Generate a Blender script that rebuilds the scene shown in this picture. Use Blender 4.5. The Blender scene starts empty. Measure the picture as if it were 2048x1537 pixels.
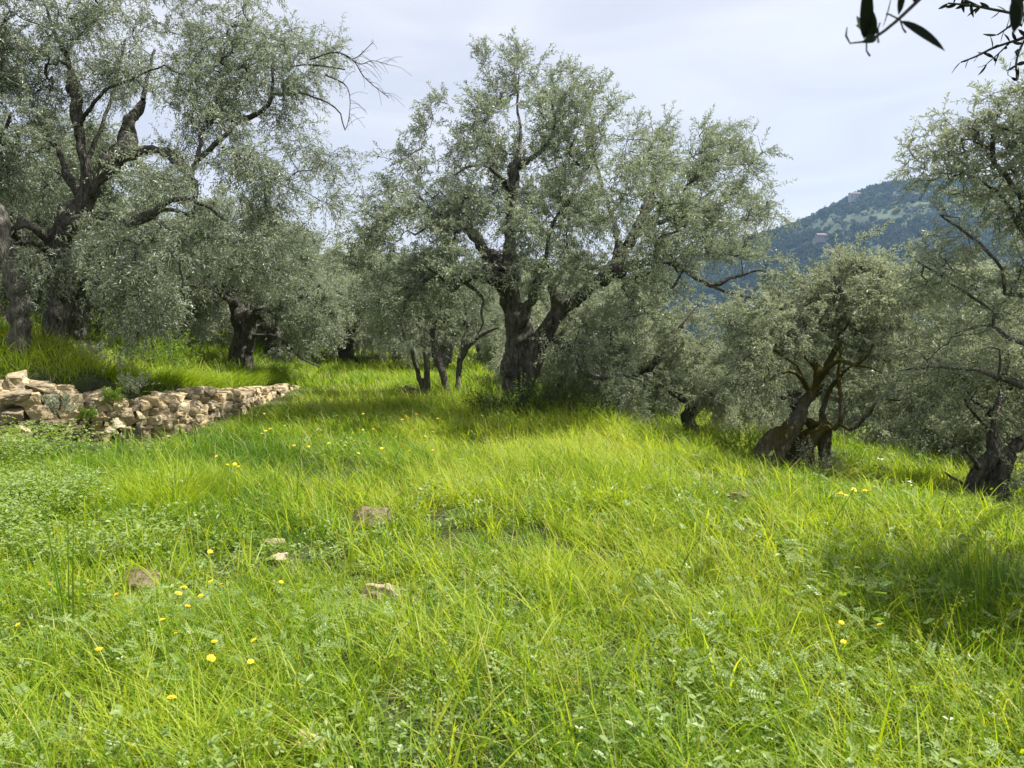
import bpy, bmesh, math, random
import numpy as np
from mathutils import Vector, Matrix
rng = np.random.default_rng(7)
random.seed(7)
SC = bpy.context.scene
COL = SC.collection
R = math.radians
A = np.array
# ------------------------------------------------------------------ camera, sky, sun, exposure
CAMZ, PITCH, F = 1.6, R(5.0), 1500.0          # F = focal length in pixels of a 2048 wide picture
cd = bpy.data.cameras.new('camera'); cam = bpy.data.objects.new('camera', cd); COL.objects.link(cam)
cam.location = (0, 0, CAMZ); cam.rotation_euler = (R(90) - PITCH, 0, 0)
cd.sensor_width = 36; cd.lens = 36 * F / 2048; cd.clip_start = 0.05; cd.clip_end = 6000
cd.dof.use_dof = True; cd.dof.focus_distance = 9.0; cd.dof.aperture_fstop = 8.0
SC.camera = cam
SUN_EL = 56.0
SUN_AZ = A([0.995, 0.08])                       # horizontal direction towards the sun
SUN_AZ = SUN_AZ / np.linalg.norm(SUN_AZ)
w = bpy.data.worlds.new('World'); SC.world = w; w.use_nodes = True
nt = w.node_tree; N = nt.nodes; L = nt.links
bg = N['Background']; bg.inputs[1].default_value = 0.066
sky = N.new('ShaderNodeTexSky'); sky.sky_type = 'NISHITA'; sky.sun_disc = False
sky.sun_elevation = R(SUN_EL); sky.sun_rotation = math.atan2(SUN_AZ[0], SUN_AZ[1])
sky.air_density = 1.0; sky.dust_density = 2.5; sky.ozone_density = 1.5
tc = N.new('ShaderNodeTexCoord'); mp = N.new('ShaderNodeMapping'); mp.inputs['Scale'].default_value = (1.0, 1.4, 5.0)
mp.inputs['Rotation'].default_value = (0.15, 0.25, 0.4)
n1 = N.new('ShaderNodeTexNoise'); n1.inputs['Scale'].default_value = 1.6; n1.inputs['Detail'].default_value = 7; n1.inputs['Roughness'].default_value = 0.55
n1.inputs['Distortion'].default_value = 0.4
rp = N.new('ShaderNodeMapRange'); rp.inputs[1].default_value = 0.3; rp.inputs[2].default_value = 0.72
rp.inputs[3].default_value = 0.82; rp.inputs[4].default_value = 1.0
mx = N.new('ShaderNodeMix'); mx.data_type = 'RGBA'
n2 = N.new('ShaderNodeTexNoise'); n2.inputs['Scale'].default_value = 2.6; n2.inputs['Detail'].default_value = 6; n2.inputs['Distortion'].default_value = 0.8
L.new(mp.outputs[0], n2.inputs['Vector'])
cr = N.new('ShaderNodeValToRGB'); cr.color_ramp.elements[0].position = 0.36; cr.color_ramp.elements[1].position = 0.68
cr.color_ramp.elements[0].color = (0.54, 0.56, 0.635, 1); cr.color_ramp.elements[1].color = (0.66, 0.67, 0.70, 1)
sc10 = N.new('ShaderNodeVectorMath'); sc10.operation = 'SCALE'; sc10.inputs['Scale'].default_value = 10.0     # thin high cloud, lit by the sun
L.new(n2.outputs['Fac'], cr.inputs[0]); L.new(cr.outputs[0], sc10.inputs[0]); L.new(sc10.outputs[0], mx.inputs['B'])
L.new(tc.outputs['Generated'], mp.inputs['Vector']); L.new(mp.outputs[0], n1.inputs['Vector']); L.new(n1.outputs['Fac'], rp.inputs[0])
L.new(rp.outputs[0], mx.inputs['Factor']); L.new(sky.outputs[0], mx.inputs['A']); L.new(mx.outputs['Result'], bg.inputs[0])
sd = bpy.data.lights.new('sun', 'SUN'); sd.energy = 5.0; sd.angle = R(0.6); sd.color = (1.0, 0.965, 0.90)
sun = bpy.data.objects.new('sun', sd); COL.objects.link(sun)
ce = math.cos(R(SUN_EL)); SUND = Vector((SUN_AZ[0] * ce, SUN_AZ[1] * ce, math.sin(R(SUN_EL))))
sun.rotation_euler = SUND.to_track_quat('Z', 'Y').to_euler()
vs = SC.view_settings
SC.display_settings.display_device = 'sRGB'
vs.view_transform = 'Standard'; vs.look = 'None'; vs.exposure = 1.15; vs.gamma = 1
cy = SC.cycles
cy.max_bounces = 8; cy.diffuse_bounces = 4; cy.transmission_bounces = 4; cy.glossy_bounces = 2; cy.volume_bounces = 0
cy.use_denoising = True; cy.denoiser = 'OPENIMAGEDENOISE'; cy.denoising_input_passes = 'RGB_ALBEDO_NORMAL'; cy.denoising_prefilter = 'ACCURATE'; cy.caustics_reflective = False; cy.caustics_refractive = False
cy.sample_clamp_indirect = 4.0

# ------------------------------------------------------------------ helpers
def pix(px, py, d):
    u = (px - 1024) / F; v = (py - 768.5) / F
    dr = A([u, math.cos(PITCH) - v * math.sin(PITCH), -math.sin(PITCH) - v * math.cos(PITCH)])
    return A([0, 0, CAMZ]) + dr * (d / dr[1])

def _h(ix, iy, iz, s):
    h = (ix * 374761393 + iy * 668265263 + iz * 2147483647 + s * 1274126177) & 0xFFFFFFFF
    h = ((h ^ (h >> 13)) * 1274126177) & 0xFFFFFFFF
    h = ((h ^ (h >> 16)) * 2246822519) & 0xFFFFFFFF
    return ((h ^ (h >> 15)) & 0xFFFFFF) / float(0xFFFFFF)

def vnoise(p, s=0):
    p = np.asarray(p, float); i = np.floor(p).astype(np.int64); f = p - i; f = f * f * (3 - 2 * f)
    r = 0
    for a in (0, 1):
        for b in (0, 1):
            for c in (0, 1):
                wgt = (f[:, 0] if a else 1 - f[:, 0]) * (f[:, 1] if b else 1 - f[:, 1]) * (f[:, 2] if c else 1 - f[:, 2])
                r = r + wgt * _h(i[:, 0] + a, i[:, 1] + b, i[:, 2] + c, s)
    return r * 2 - 1

def fbm(p, o=4, s=0, g=0.5):
    p = np.asarray(p, float); r = 0; a = 1.0
    for k in range(o):
        r = r + a * vnoise(p * 2 ** k + 17.3 * k, s + k); a *= g
    return r

def fbm2(x, y, sc, o=3, s=0):
    x = np.asarray(x, float); y = np.asarray(y, float); sh = np.broadcast(x, y).shape
    x, y = np.broadcast_arrays(x, y)
    return fbm(np.stack([x.ravel() * sc, y.ravel() * sc, np.full(x.size, 0.5)], 1), o, s).reshape(sh)

def sm(a, b, x):
    t = np.clip((x - a) / (b - a), 0, 1); return t * t * (3 - 2 * t)

def norm(v):
    return v / np.maximum(np.linalg.norm(v, axis=-1, keepdims=True), 1e-9)

class MB:
    """collects arrays of verts / faces with a material index and a tint, links them as one mesh"""
    def __init__(s): s.v = []; s.f = []; s.t = []; s.n = 0
    def add(s, v, f, mi=0, tint=0.5, smooth=True):
        v = np.asarray(v, float).reshape(-1, 3); f = np.asarray(f, np.int64)
        s.v.append(v); s.f.append((f + s.n, mi, smooth)); s.t.append(np.broadcast_to(np.asarray(tint, float), (len(v),)))
        s.n += len(v)
    def build(s, name, mats, parent=None, loc=(0, 0, 0)):
        V = np.concatenate(s.v) - A(loc); T = np.concatenate(s.t)
        me = bpy.data.meshes.new(name)
        nl = sum(f.size for f, _, _ in s.f); nf = sum(len(f) for f, _, _ in s.f)
        me.vertices.add(len(V)); me.vertices.foreach_set('co', V.astype(np.float32).ravel())
        me.loops.add(nl); me.polygons.add(nf)
        li = np.concatenate([f.ravel() for f, _, _ in s.f]).astype(np.int32)
        tot = np.concatenate([np.full(len(f), f.shape[1]) for f, _, _ in s.f])
        st = np.concatenate([[0], np.cumsum(tot)[:-1]]).astype(np.int32)
        me.loops.foreach_set('vertex_index', li); me.polygons.foreach_set('loop_start', st)
        me.polygons.foreach_set('material_index', np.concatenate([np.full(len(f), m) for f, m, _ in s.f]).astype(np.int32))
        me.polygons.foreach_set('use_smooth', np.concatenate([np.full(len(f), q) for f, _, q in s.f]))
        at = me.attributes.new('tint', 'FLOAT', 'POINT'); at.data.foreach_set('value', T.astype(np.float32))
        me.update(calc_edges=True)
        for m in (mats if isinstance(mats, (list, tuple)) else [mats]): me.materials.append(m)
        o = bpy.data.objects.new(name, me); COL.objects.link(o)
        if parent is not None:
            o.parent = parent
        else:
            o.location = loc
        return o

def tag(o, label, cat, group=None, kind=None):
    o['label'] = label; o['category'] = cat
    if group: o['group'] = group
    if kind: o['kind'] = kind
    return o

def struct(o):
    o['kind'] = 'structure'; return o

def empty(name, loc, label, cat, group=None):
    o = bpy.data.objects.new(name, None); COL.objects.link(o); o.location = loc; o.empty_display_size = 0.2
    return tag(o, label, cat, group)

def dup(root, label=None, loc=None, rotz=None, scale=None, group=None):
    r = root.copy(); COL.objects.link(r)
    if loc is not None: r.location = loc
    if rotz is not None: r.rotation_euler = (0, 0, rotz)
    if scale is not None: r.scale = (scale,) * 3 if np.isscalar(scale) else scale
    if label: r['label'] = label
    if group: r['group'] = group
    for ch in list(root.children):
        c = ch.copy(); COL.objects.link(c); c.parent = r
        for g in list(ch.children):
            k = g.copy(); COL.objects.link(k); k.parent = c
    return r

# ------------------------------------------------------------------ materials
def newmat(name):
    m = bpy.data.materials.new(name); m.use_nodes = True; t = m.node_tree; t.nodes.clear()
    return m, t.nodes, t.links, t.nodes.new('ShaderNodeOutputMaterial')

def ramp(Nn, stops):
    r = Nn.new('ShaderNodeValToRGB'); e = r.color_ramp.elements
    while len(e) < len(stops): e.new(0.5)
    for k, (p, c) in enumerate(stops): e[k].position = p; e[k].color = (*c, 1)
    return r

def leaf_mat(name, top, under=None, trans=(0.1, 0.14, 0.03), tf=0.35, rough=0.42, spec=0.4):
    """top / under: list of ramp stops over the tint attribute"""
    m, Nn, Lk, out = newmat(name)
    at = Nn.new('ShaderNodeAttribute'); at.attribute_name = 'tint'
    r1 = ramp(Nn, top); Lk.new(at.outputs['Fac'], r1.inputs[0]); col = r1.outputs[0]
    if under:
        r2 = ramp(Nn, under); Lk.new(at.outputs['Fac'], r2.inputs[0])
        g = Nn.new('ShaderNodeNewGeometry'); x = Nn.new('ShaderNodeMix'); x.data_type = 'RGBA'
        Lk.new(g.outputs['Backfacing'], x.inputs['Factor']); Lk.new(col, x.inputs['A']); Lk.new(r2.outputs[0], x.inputs['B']); col = x.outputs['Result']
    p = Nn.new('ShaderNodeBsdfPrincipled'); p.inputs['Roughness'].default_value = rough; p.inputs['Specular IOR Level'].default_value = spec
    Lk.new(col, p.inputs['Base Color'])
    tr = Nn.new('ShaderNodeBsdfTranslucent')
    if isinstance(trans, list):
        r3 = ramp(Nn, trans); Lk.new(at.outputs['Fac'], r3.inputs[0]); Lk.new(r3.outputs[0], tr.inputs[0])
    else:
        tr.inputs[0].default_value = (*trans, 1)
    ms = Nn.new('ShaderNodeMixShader'); ms.inputs[0].default_value = tf
    Lk.new(p.outputs[0], ms.inputs[1]); Lk.new(tr.outputs[0], ms.inputs[2]); Lk.new(ms.outputs[0], out.inputs[0])
    return m

def bark_mat(name, dark, light, moss=None, mossamt=0.5, scale=1.0):
    m, Nn, Lk, out = newmat(name)
    tc = Nn.new('ShaderNodeTexCoord'); mp = Nn.new('ShaderNodeMapping'); mp.inputs['Scale'].default_value = (9 * scale, 9 * scale, 2.2 * scale)
    Lk.new(tc.outputs['Object'], mp.inputs[0])
    n = Nn.new('ShaderNodeTexNoise'); n.inputs['Scale'].default_value = 2.2; n.inputs['Detail'].default_value = 8; n.inputs['Roughness'].default_value = 0.65; n.inputs['Distortion'].default_value = 0.6
    Lk.new(mp.outputs[0], n.inputs['Vector'])
    mid = tuple((a + b) / 2 for a, b in zip(dark, light))
    r = ramp(Nn, [(0.32, dark), (0.52, mid), (0.7, light)]); Lk.new(n.outputs['Fac'], r.inputs[0]); col = r.outputs[0]
    # pale lichen spots
    n3 = Nn.new('ShaderNodeTexNoise'); n3.inputs['Scale'].default_value = 14; n3.inputs['Detail'].default_value = 4
    Lk.new(tc.outputs['Object'], n3.inputs['Vector'])
    r3 = ramp(Nn, [(0.58, (0, 0, 0)), (0.7, (0.55, 0.55, 0.55))]); Lk.new(n3.outputs['Fac'], r3.inputs[0])
    x0 = Nn.new('ShaderNodeMix'); x0.data_type = 'RGBA'; Lk.new(r3.outputs[0], x0.inputs['Factor']); Lk.new(col, x0.inputs['A']); x0.inputs['B'].default_value = (0.26, 0.27, 0.22, 1); col = x0.outputs['Result']
    if moss:
        n2 = Nn.new('ShaderNodeTexNoise'); n2.inputs['Scale'].default_value = 1.7; n2.inputs['Detail'].default_value = 6
        Lk.new(tc.outputs['Object'], n2.inputs['Vector'])
        r2 = ramp(Nn, [(0.62 - mossamt * 0.3, (0, 0, 0)), (0.72 - mossamt * 0.25, (1, 1, 1))]); Lk.new(n2.outputs['Fac'], r2.inputs[0])
        x = Nn.new('ShaderNodeMix'); x.data_type = 'RGBA'; Lk.new(r2.outputs[0], x.inputs['Factor']); Lk.new(col, x.inputs['A']); x.inputs['B'].default_value = (*moss, 1); col = x.outputs['Result']
    p = Nn.new('ShaderNodeBsdfPrincipled'); p.inputs['Roughness'].default_value = 0.9; p.inputs['Specular IOR Level'].default_value = 0.2
    Lk.new(col, p.inputs['Base Color'])
    b = Nn.new('ShaderNodeBump'); b.inputs['Strength'].default_value = 1.0; b.inputs['Distance'].default_value = 0.045
    mp4 = Nn.new('ShaderNodeMapping'); mp4.inputs['Scale'].default_value = (30 * scale, 30 * scale, 5 * scale); Lk.new(tc.outputs['Object'], mp4.inputs[0])
    vo = Nn.new('ShaderNodeTexVoronoi'); vo.feature = 'DISTANCE_TO_EDGE'; vo.inputs['Scale'].default_value = 1.0; vo.inputs['Randomness'].default_value = 1.0
    nd = Nn.new('ShaderNodeVectorMath'); nd.operation = 'MULTIPLY_ADD'; nd.inputs[1].default_value = (1.6, 1.6, 1.6); Lk.new(n.outputs['Color'], nd.inputs[0]); Lk.new(mp4.outputs[0], nd.inputs[2]); Lk.new(nd.outputs[0], vo.inputs['Vector'])
    fs = Nn.new('ShaderNodeMapRange'); fs.inputs[1].default_value = 0.0; fs.inputs[2].default_value = 0.22; Lk.new(vo.outputs['Distance'], fs.inputs[0])
    am = Nn.new('ShaderNodeMath'); am.operation = 'MULTIPLY_ADD'; am.inputs[1].default_value = 0.45; Lk.new(fs.outputs[0], am.inputs[0]); Lk.new(n.outputs['Fac'], am.inputs[2])
    Lk.new(am.outputs[0], b.inputs['Height']); Lk.new(b.outputs[0], p.inputs['Normal']); Lk.new(p.outputs[0], out.inputs[0])
    return m

def stone_mat(name, stops, lichen=0.5):
    m, Nn, Lk, out = newmat(name)
    at = Nn.new('ShaderNodeAttribute'); at.attribute_name = 'tint'
    tc = Nn.new('ShaderNodeTexCoord')
    n = Nn.new('ShaderNodeTexNoise'); n.inputs['Scale'].default_value = 9; n.inputs['Detail'].default_value = 8; n.inputs['Roughness'].default_value = 0.65
    Lk.new(tc.outputs['Object'], n.inputs['Vector'])
    ad = Nn.new('ShaderNodeMath'); ad.operation = 'MULTIPLY_ADD'; ad.inputs[1].default_value = 1.1; ad.inputs[2].default_value = -0.55
    Lk.new(n.outputs['Fac'], ad.inputs[0]); ad2 = Nn.new('ShaderNodeMath'); Lk.new(ad.outputs[0], ad2.inputs[0]); Lk.new(at.outputs['Fac'], ad2.inputs[1])
    r = ramp(Nn, stops); Lk.new(ad2.outputs[0], r.inputs[0])
    n2 = Nn.new('ShaderNodeTexNoise'); n2.inputs['Scale'].default_value = 5; n2.inputs['Detail'].default_value = 9; n2.inputs['Roughness'].default_value = 0.7
    mp = Nn.new('ShaderNodeMapping'); mp.inputs['Location'].default_value = (5, 3, 1); Lk.new(tc.outputs['Object'], mp.inputs[0]); Lk.new(mp.outputs[0], n2.inputs['Vector'])
    r2 = ramp(Nn, [(0.56, (0, 0, 0)), (0.66, (lichen,) * 3)]); Lk.new(n2.outputs['Fac'], r2.inputs[0])
    x = Nn.new('ShaderNodeMix'); x.data_type = 'RGBA'; Lk.new(r2.outputs[0], x.inputs['Factor']); Lk.new(r.outputs[0], x.inputs['A']); x.inputs['B'].default_value = (0.46, 0.44, 0.37, 1)
    p = Nn.new('ShaderNodeBsdfPrincipled'); p.inputs['Roughness'].default_value = 0.88; p.inputs['Specular IOR Level'].default_value = 0.25
    Lk.new(x.outputs['Result'], p.inputs['Base Color'])
    b = Nn.new('ShaderNodeBump'); b.inputs['Strength'].default_value = 0.8; b.inputs['Distance'].default_value = 0.02
    mp3 = Nn.new('ShaderNodeMapping'); mp3.inputs['Scale'].default_value = (14, 14, 40); Lk.new(tc.outputs['Object'], mp3.inputs[0])
    n3 = Nn.new('ShaderNodeTexNoise'); n3.inputs['Scale'].default_value = 1; n3.inputs['Detail'].default_value = 8; Lk.new(mp3.outputs[0], n3.inputs['Vector'])
    Lk.new(n3.outputs['Fac'], b.inputs['Height']); Lk.new(b.outputs[0], p.inputs['Normal']); Lk.new(p.outputs[0], out.inputs[0])
    return m

def plain(name, c, rough=0.7):
    m, Nn, Lk, out = newmat(name)
    p = Nn.new('ShaderNodeBsdfPrincipled'); p.inputs['Base Color'].default_value = (*c, 1); p.inputs['Roughness'].default_value = rough
    n = Nn.new('ShaderNodeTexNoise'); n.inputs['Scale'].default_value = 8; n.inputs['Detail'].default_value = 5
    x = Nn.new('ShaderNodeMix'); x.data_type = 'RGBA'; x.inputs['A'].default_value = (*[k * 0.8 for k in c], 1); x.inputs['B'].default_value = (*[min(1, k * 1.15) for k in c], 1)
    tc = Nn.new('ShaderNodeTexCoord'); Lk.new(tc.outputs['Object'], n.inputs['Vector'])
    Lk.new(n.outputs['Fac'], x.inputs['Factor']); Lk.new(x.outputs['Result'], p.inputs['Base Color'])
    Lk.new(p.outputs[0], out.inputs[0]); return m

M_LEAF = leaf_mat('olive_leaves', [(0.0, (0.085, 0.115, 0.07)), (0.5, (0.17, 0.20, 0.12)), (0.85, (0.26, 0.28, 0.165)), (1.0, (0.36, 0.37, 0.14))],
                  [(0.0, (0.38, 0.43, 0.38)), (0.6, (0.49, 0.52, 0.45)), (1.0, (0.50, 0.51, 0.38))], (0.27, 0.32, 0.16), 0.42, 0.38, 0.5)
M_LEAFP = leaf_mat('pale_olive_leaves', [(0.0, (0.14, 0.17, 0.10)), (0.5, (0.24, 0.265, 0.165)), (1.0, (0.34, 0.35, 0.20))],
                   [(0.0, (0.42, 0.46, 0.39)), (1.0, (0.53, 0.55, 0.45))], (0.35, 0.39, 0.21), 0.43, 0.38, 0.5)
M_LEAF_SHADE = leaf_mat('shade_toned_olive_leaves', [(0.0, (0.010, 0.016, 0.010)), (0.8, (0.028, 0.04, 0.018)), (1.0, (0.05, 0.065, 0.02))], None, (0.02, 0.03, 0.01), 0.12, 0.8, 0.06)  # leaves of the near twigs: shade from overhead put into the colour
M_GRASS = leaf_mat('grass_blades', [(0.0, (0.035, 0.09, 0.005)), (0.3, (0.09, 0.18, 0.008)), (0.55, (0.20, 0.29, 0.014)), (0.8, (0.305, 0.375, 0.03)), (0.93, (0.38, 0.40, 0.07)), (1.0, (0.44, 0.38, 0.19))], None,
                   [(0.0, (0.10, 0.24, 0.004)), (0.3, (0.25, 0.42, 0.006)), (0.55, (0.50, 0.62, 0.010)), (0.85, (0.66, 0.71, 0.03)), (1.0, (0.46, 0.42, 0.14))], 0.45, 0.5, 0.22)
M_HERB = leaf_mat('herb_leaves', [(0.0, (0.06, 0.13, 0.012)), (0.5, (0.12, 0.21, 0.018)), (0.85, (0.20, 0.30, 0.045)), (1.0, (0.32, 0.39, 0.16))],
                  [(0.0, (0.14, 0.22, 0.04)), (1.0, (0.28, 0.35, 0.14))], (0.34, 0.50, 0.015), 0.42, 0.42, 0.4)
M_SHRUB = leaf_mat('shrub_leaves', [(0.0, (0.03, 0.06, 0.012)), (0.5, (0.06, 0.10, 0.02)), (1.0, (0.18, 0.22, 0.04))], None, (0.14, 0.2, 0.02), 0.3)
M_BARK = bark_mat('olive_bark', (0.028, 0.025, 0.021), (0.25, 0.23, 0.19), (0.06, 0.062, 0.02), 0.15)
M_BARKL = bark_mat('pale_olive_bark', (0.05, 0.045, 0.038), (0.27, 0.25, 0.21), (0.10, 0.10, 0.045), 0.2)
M_BARKM = bark_mat('mossy_olive_bark', (0.06, 0.052, 0.04), (0.30, 0.275, 0.235), (0.11, 0.095, 0.018), 0.8)
M_TWIG = bark_mat('olive_twigs', (0.05, 0.045, 0.035), (0.17, 0.155, 0.12))
M_WALL = stone_mat('wall_stone', [(0.05, (0.11, 0.085, 0.055)), (0.35, (0.27, 0.215, 0.135)), (0.65, (0.44, 0.345, 0.195)), (0.95, (0.52, 0.44, 0.30))], 0.65)
M_ROCK = stone_mat('field_stone', [(0.1, (0.10, 0.075, 0.045)), (0.5, (0.31, 0.245, 0.155)), (0.95, (0.46, 0.39, 0.28))], 0.45)

# ------------------------------------------------------------------ terrain
WALLP = A([(-30, 0.0), (-12, 6.3), (-7.5, 8.6), (-6.0, 9.3), (-4.9, 9.95), (-4.65, 11.3), (-5.0, 14.5), (-5.2, 17), (-5.7, 21), (-7, 32), (-10, 80), (-40, 400)], float)
WALLZ = A([0.8, 0.8, 0.80, 0.72, 0.50, 0.42, 0.16, 0.05, 0.05, 0.05, 0.05, 0.05])
EDGEP = A([(-30, 400), (-5, 80), (-2, 30), (-0.6, 18), (-0.3, 14.2), (0.5, 12.7), (1.7, 10.6), (2.15, 8.3), (2.4, 7.2), (3.2, 6.3), (4.6, 5.0), (9, 2), (30, -10)], float)

def polyd(x, y, Pl, Z=None):
    """distance to a polyline, signed positive on its left side, and the value Z at the foot point"""
    best = np.full(x.shape, 1e9); sg = np.ones(x.shape); zz = np.zeros(x.shape)
    for k in range(len(Pl) - 1):
        a, b = Pl[k], Pl[k + 1]; e = b - a
        t = np.clip(((x - a[0]) * e[0] + (y - a[1]) * e[1]) / (e @ e), 0, 1)
        dx = x - a[0] - t * e[0]; dy = y - a[1] - t * e[1]; d = np.hypot(dx, dy)
        c = e[0] * dy - e[1] * dx
        u = d < best - 1e-9
        best = np.where(u, d, best); sg = np.where(u, np.sign(c), sg)
        if Z is not None: zz = np.where(u, Z[k] + (Z[k + 1] - Z[k]) * t, zz)
    return best * np.where(sg == 0, 1, sg), zz

def ter(x, y):
    x = np.asarray(x, float); y = np.asarray(y, float); sh = x.shape; x = x.ravel(); y = y.ravel()
    near = np.exp(-(x ** 2 + (y - 8) ** 2) / 900)
    z = near * (0.07 * fbm2(x, y, 0.45, 3, 3) + 0.03 * fbm2(x, y, 1.7, 2, 9))
    r = np.hypot(x, y); far = sm(40, 160, r)
    z = z + far * fbm2(x, y, 0.02, 3, 5) * 4
    s, top = polyd(x, y, WALLP, WALLZ)               # left of the wall: upper terrace
    up = np.maximum(s, 0)
    zu = top + 0.26 * np.minimum(up, 2.2) + 0.14 * np.clip(up - 2.2, 0, 4) + 0.22 * np.clip(up - 6, 0, 250)
    z = z + sm(0.18, 0.42, s) * zu
    z = z + 0.18 * np.exp(-((s + 0.55) / 0.5) ** 2) * sm(9.6, 8.7, y) * (y > 3)   # earth banked against the left end
    e, _ = polyd(x, y, EDGEP)
    q = np.maximum(e, 0)                              # beyond the field's edge: lower terraces
    z = z - 0.42 * sm(0, 1.5, q) - 0.045 * np.minimum(q, 12) - 0.20 * np.clip(q - 4.5, 0, 330)
    return z.reshape(sh)

def hit(px, py, h=0.0, d0=1.5, d1=60):
    """depth where the ray of a pixel comes within h of the ground"""
    ds = np.linspace(d0, d1, 3000); p0 = pix(px, py, 1.0) - A([0, 0, CAMZ])
    P = A([0, 0, CAMZ]) + ds[:, None] * p0
    g = P[:, 2] - ter(P[:, 0], P[:, 1]) - h
    k = np.argmax(g < 0)
    return P[k]

nx = 560; t = np.linspace(-1, 1, nx); B = 7.0
gx = -2 + 2600 * np.sinh(B * t) / math.sinh(B); gy = 10 + 2600 * np.sinh(B * t) / math.sinh(B)
X, Y = np.meshgrid(gx, gy); Z = ter(X, Y)
idx = np.arange(nx * nx).reshape(nx, nx)
mb = MB(); mb.add(np.stack([X.ravel(), Y.ravel(), Z.ravel()], 1), np.stack([idx[:-1, :-1].ravel(), idx[:-1, 1:].ravel(), idx[1:, 1:].ravel(), idx[1:, :-1].ravel()], 1))
m, Nn, Lk, out = newmat('meadow_soil')
tcn = Nn.new('ShaderNodeTexCoord'); na = Nn.new('ShaderNodeTexNoise'); na.inputs['Scale'].default_value = 3.0; na.inputs['Detail'].default_value = 8
Lk.new(tcn.outputs['Object'], na.inputs['Vector'])
ra = ramp(Nn, [(0.3, (0.035, 0.03, 0.014)), (0.5, (0.05, 0.065, 0.012)), (0.7, (0.07, 0.11, 0.014))]); Lk.new(na.outputs['Fac'], ra.inputs[0])
pp = Nn.new('ShaderNodeBsdfPrincipled'); pp.inputs['Roughness'].default_value = 1; Lk.new(ra.outputs[0], pp.inputs['Base Color'])
nb = Nn.new('ShaderNodeTexNoise'); nb.inputs['Scale'].default_value = 40; Lk.new(tcn.outputs['Object'], nb.inputs['Vector'])
bp = Nn.new('ShaderNodeBump'); bp.inputs['Distance'].default_value = 0.05; Lk.new(nb.outputs['Fac'], bp.inputs['Height']); Lk.new(bp.outputs[0], pp.inputs['Normal'])
Lk.new(pp.outputs[0], out.inputs[0])
struct(mb.build('ground', m))

# ------------------------------------------------------------------ far hill with its wood and two houses
def hill_z(px, rr):
    """height of the far hill on the bearing of picture column px, rr metres away"""
    sk = np.interp(px, [300, 700, 1000, 1200, 1400, 1530, 1600, 1680, 1720, 1790, 1850, 1950, 2048, 2300, 2800],
                   [648, 648, 623, 583, 521, 471, 445, 415, 397, 385, 381, 383, 389, 409, 479])
    el = np.tan(np.arctan((768.5 - sk) / F) - PITCH)
    top = CAMZ + el * 1150
    k = sm(330, 1150, rr) ** 0.85
    b = sm(1150, 1900, rr)
    return -65 + (top + 65) * k - b * 60
pxs = np.linspace(250, 2900, 260); rs = np.linspace(300, 1900, 150)
PXg, RRg = np.meshgrid(pxs, rs); ug = (PXg - 1024) / F
HX = RRg * ug; HY = RRg
HZ = hill_z(PXg, RRg) + fbm2(HX, HY, 0.012, 4, 21) * 7 * sm(300, 500, RRg)
ih = np.arange(HX.size).reshape(HX.shape)
mb = MB(); mb.add(np.stack([HX.ravel(), HY.ravel(), HZ.ravel()], 1), np.stack([ih[:-1, :-1].ravel(), ih[:-1, 1:].ravel(), ih[1:, 1:].ravel(), ih[1:, :-1].ravel()], 1))
m, Nn, Lk, out = newmat('hill_scrub')
tcn = Nn.new('ShaderNodeTexCoord'); na = Nn.new('ShaderNodeTexNoise'); na.inputs['Scale'].default_value = 0.03; na.inputs['Detail'].default_value = 9
Lk.new(tcn.outputs['Object'], na.inputs['Vector'])
ra = ramp(Nn, [(0.35, (0.014, 0.025, 0.012)), (0.5, (0.028, 0.045, 0.018)), (0.65, (0.055, 0.075, 0.028))]); Lk.new(na.outputs['Fac'], ra.inputs[0])
pp = Nn.new('ShaderNodeBsdfPrincipled'); pp.inputs['Roughness'].default_value = 1; Lk.new(ra.outputs[0], pp.inputs['Base Color']); Lk.new(pp.outputs[0], out.inputs[0])
struct(mb.build('hills', m))

def hill_point(px, py):
    """first point of the hill under a picture position"""
    rr = np.linspace(320, 1300, 1500); p0 = pix(px, py, 1.0) - A([0, 0, CAMZ]); zz = CAMZ + rr * p0[2]
    g = zz - (hill_z(np.full(rr.shape, float(px)), rr) + fbm2(rr * p0[0], rr, 0.012, 4, 21) * 7)
    k = np.argmax(g < 0); return A([rr[k] * p0[0], rr[k], zz[k]])

n = 9000
px_ = rng.uniform(1150, 2350, n); rr_ = 330 + 900 * rng.random(n) ** 0.8
hx = (px_ - 1024) / F * rr_
hz = hill_z(px_, rr_) + fbm2(hx, rr_, 0.012, 4, 21) * 7
dens = fbm2(hx, rr_, 0.009, 3, 31)
pyv = 768.5 - F * np.tan(np.arctan((hz - CAMZ) / rr_) + PITCH)
terr = (np.abs(pyv - (455 - 0.10 * (px_ - 1560) + 4 * np.sin(px_ * 0.02))) < 16) & (px_ > 1500) & (px_ < 1850)      # open olive terraces
keep = ~terr | (rng.random(n) < 0.8)
hx, rr_, hz, dens, terr = hx[keep], rr_[keep], hz[keep], dens[keep], terr[keep]
n = len(hx); K = 55
size = rng.uniform(3.5, 6.5, n) * np.where(terr, 0.65, 1) * (1 + 0.4 * (dens > 0.3))
q = norm(rng.normal(size=(n, K, 3))) * (rng.random((n, K, 1)) ** 0.3); q[..., 2] = q[..., 2] * 0.9 + 0.75
c = A([0, 0, 0]) + np.stack([hx, rr_, hz], 1)[:, None] + q * size[:, None, None] * 0.8
e1 = norm(rng.normal(size=(n, K, 3))); e2 = norm(np.cross(e1, rng.normal(size=(n, K, 3))))
sz = (size[:, None, None] * rng.uniform(0.14, 0.30, (n, K, 1)))
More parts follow.
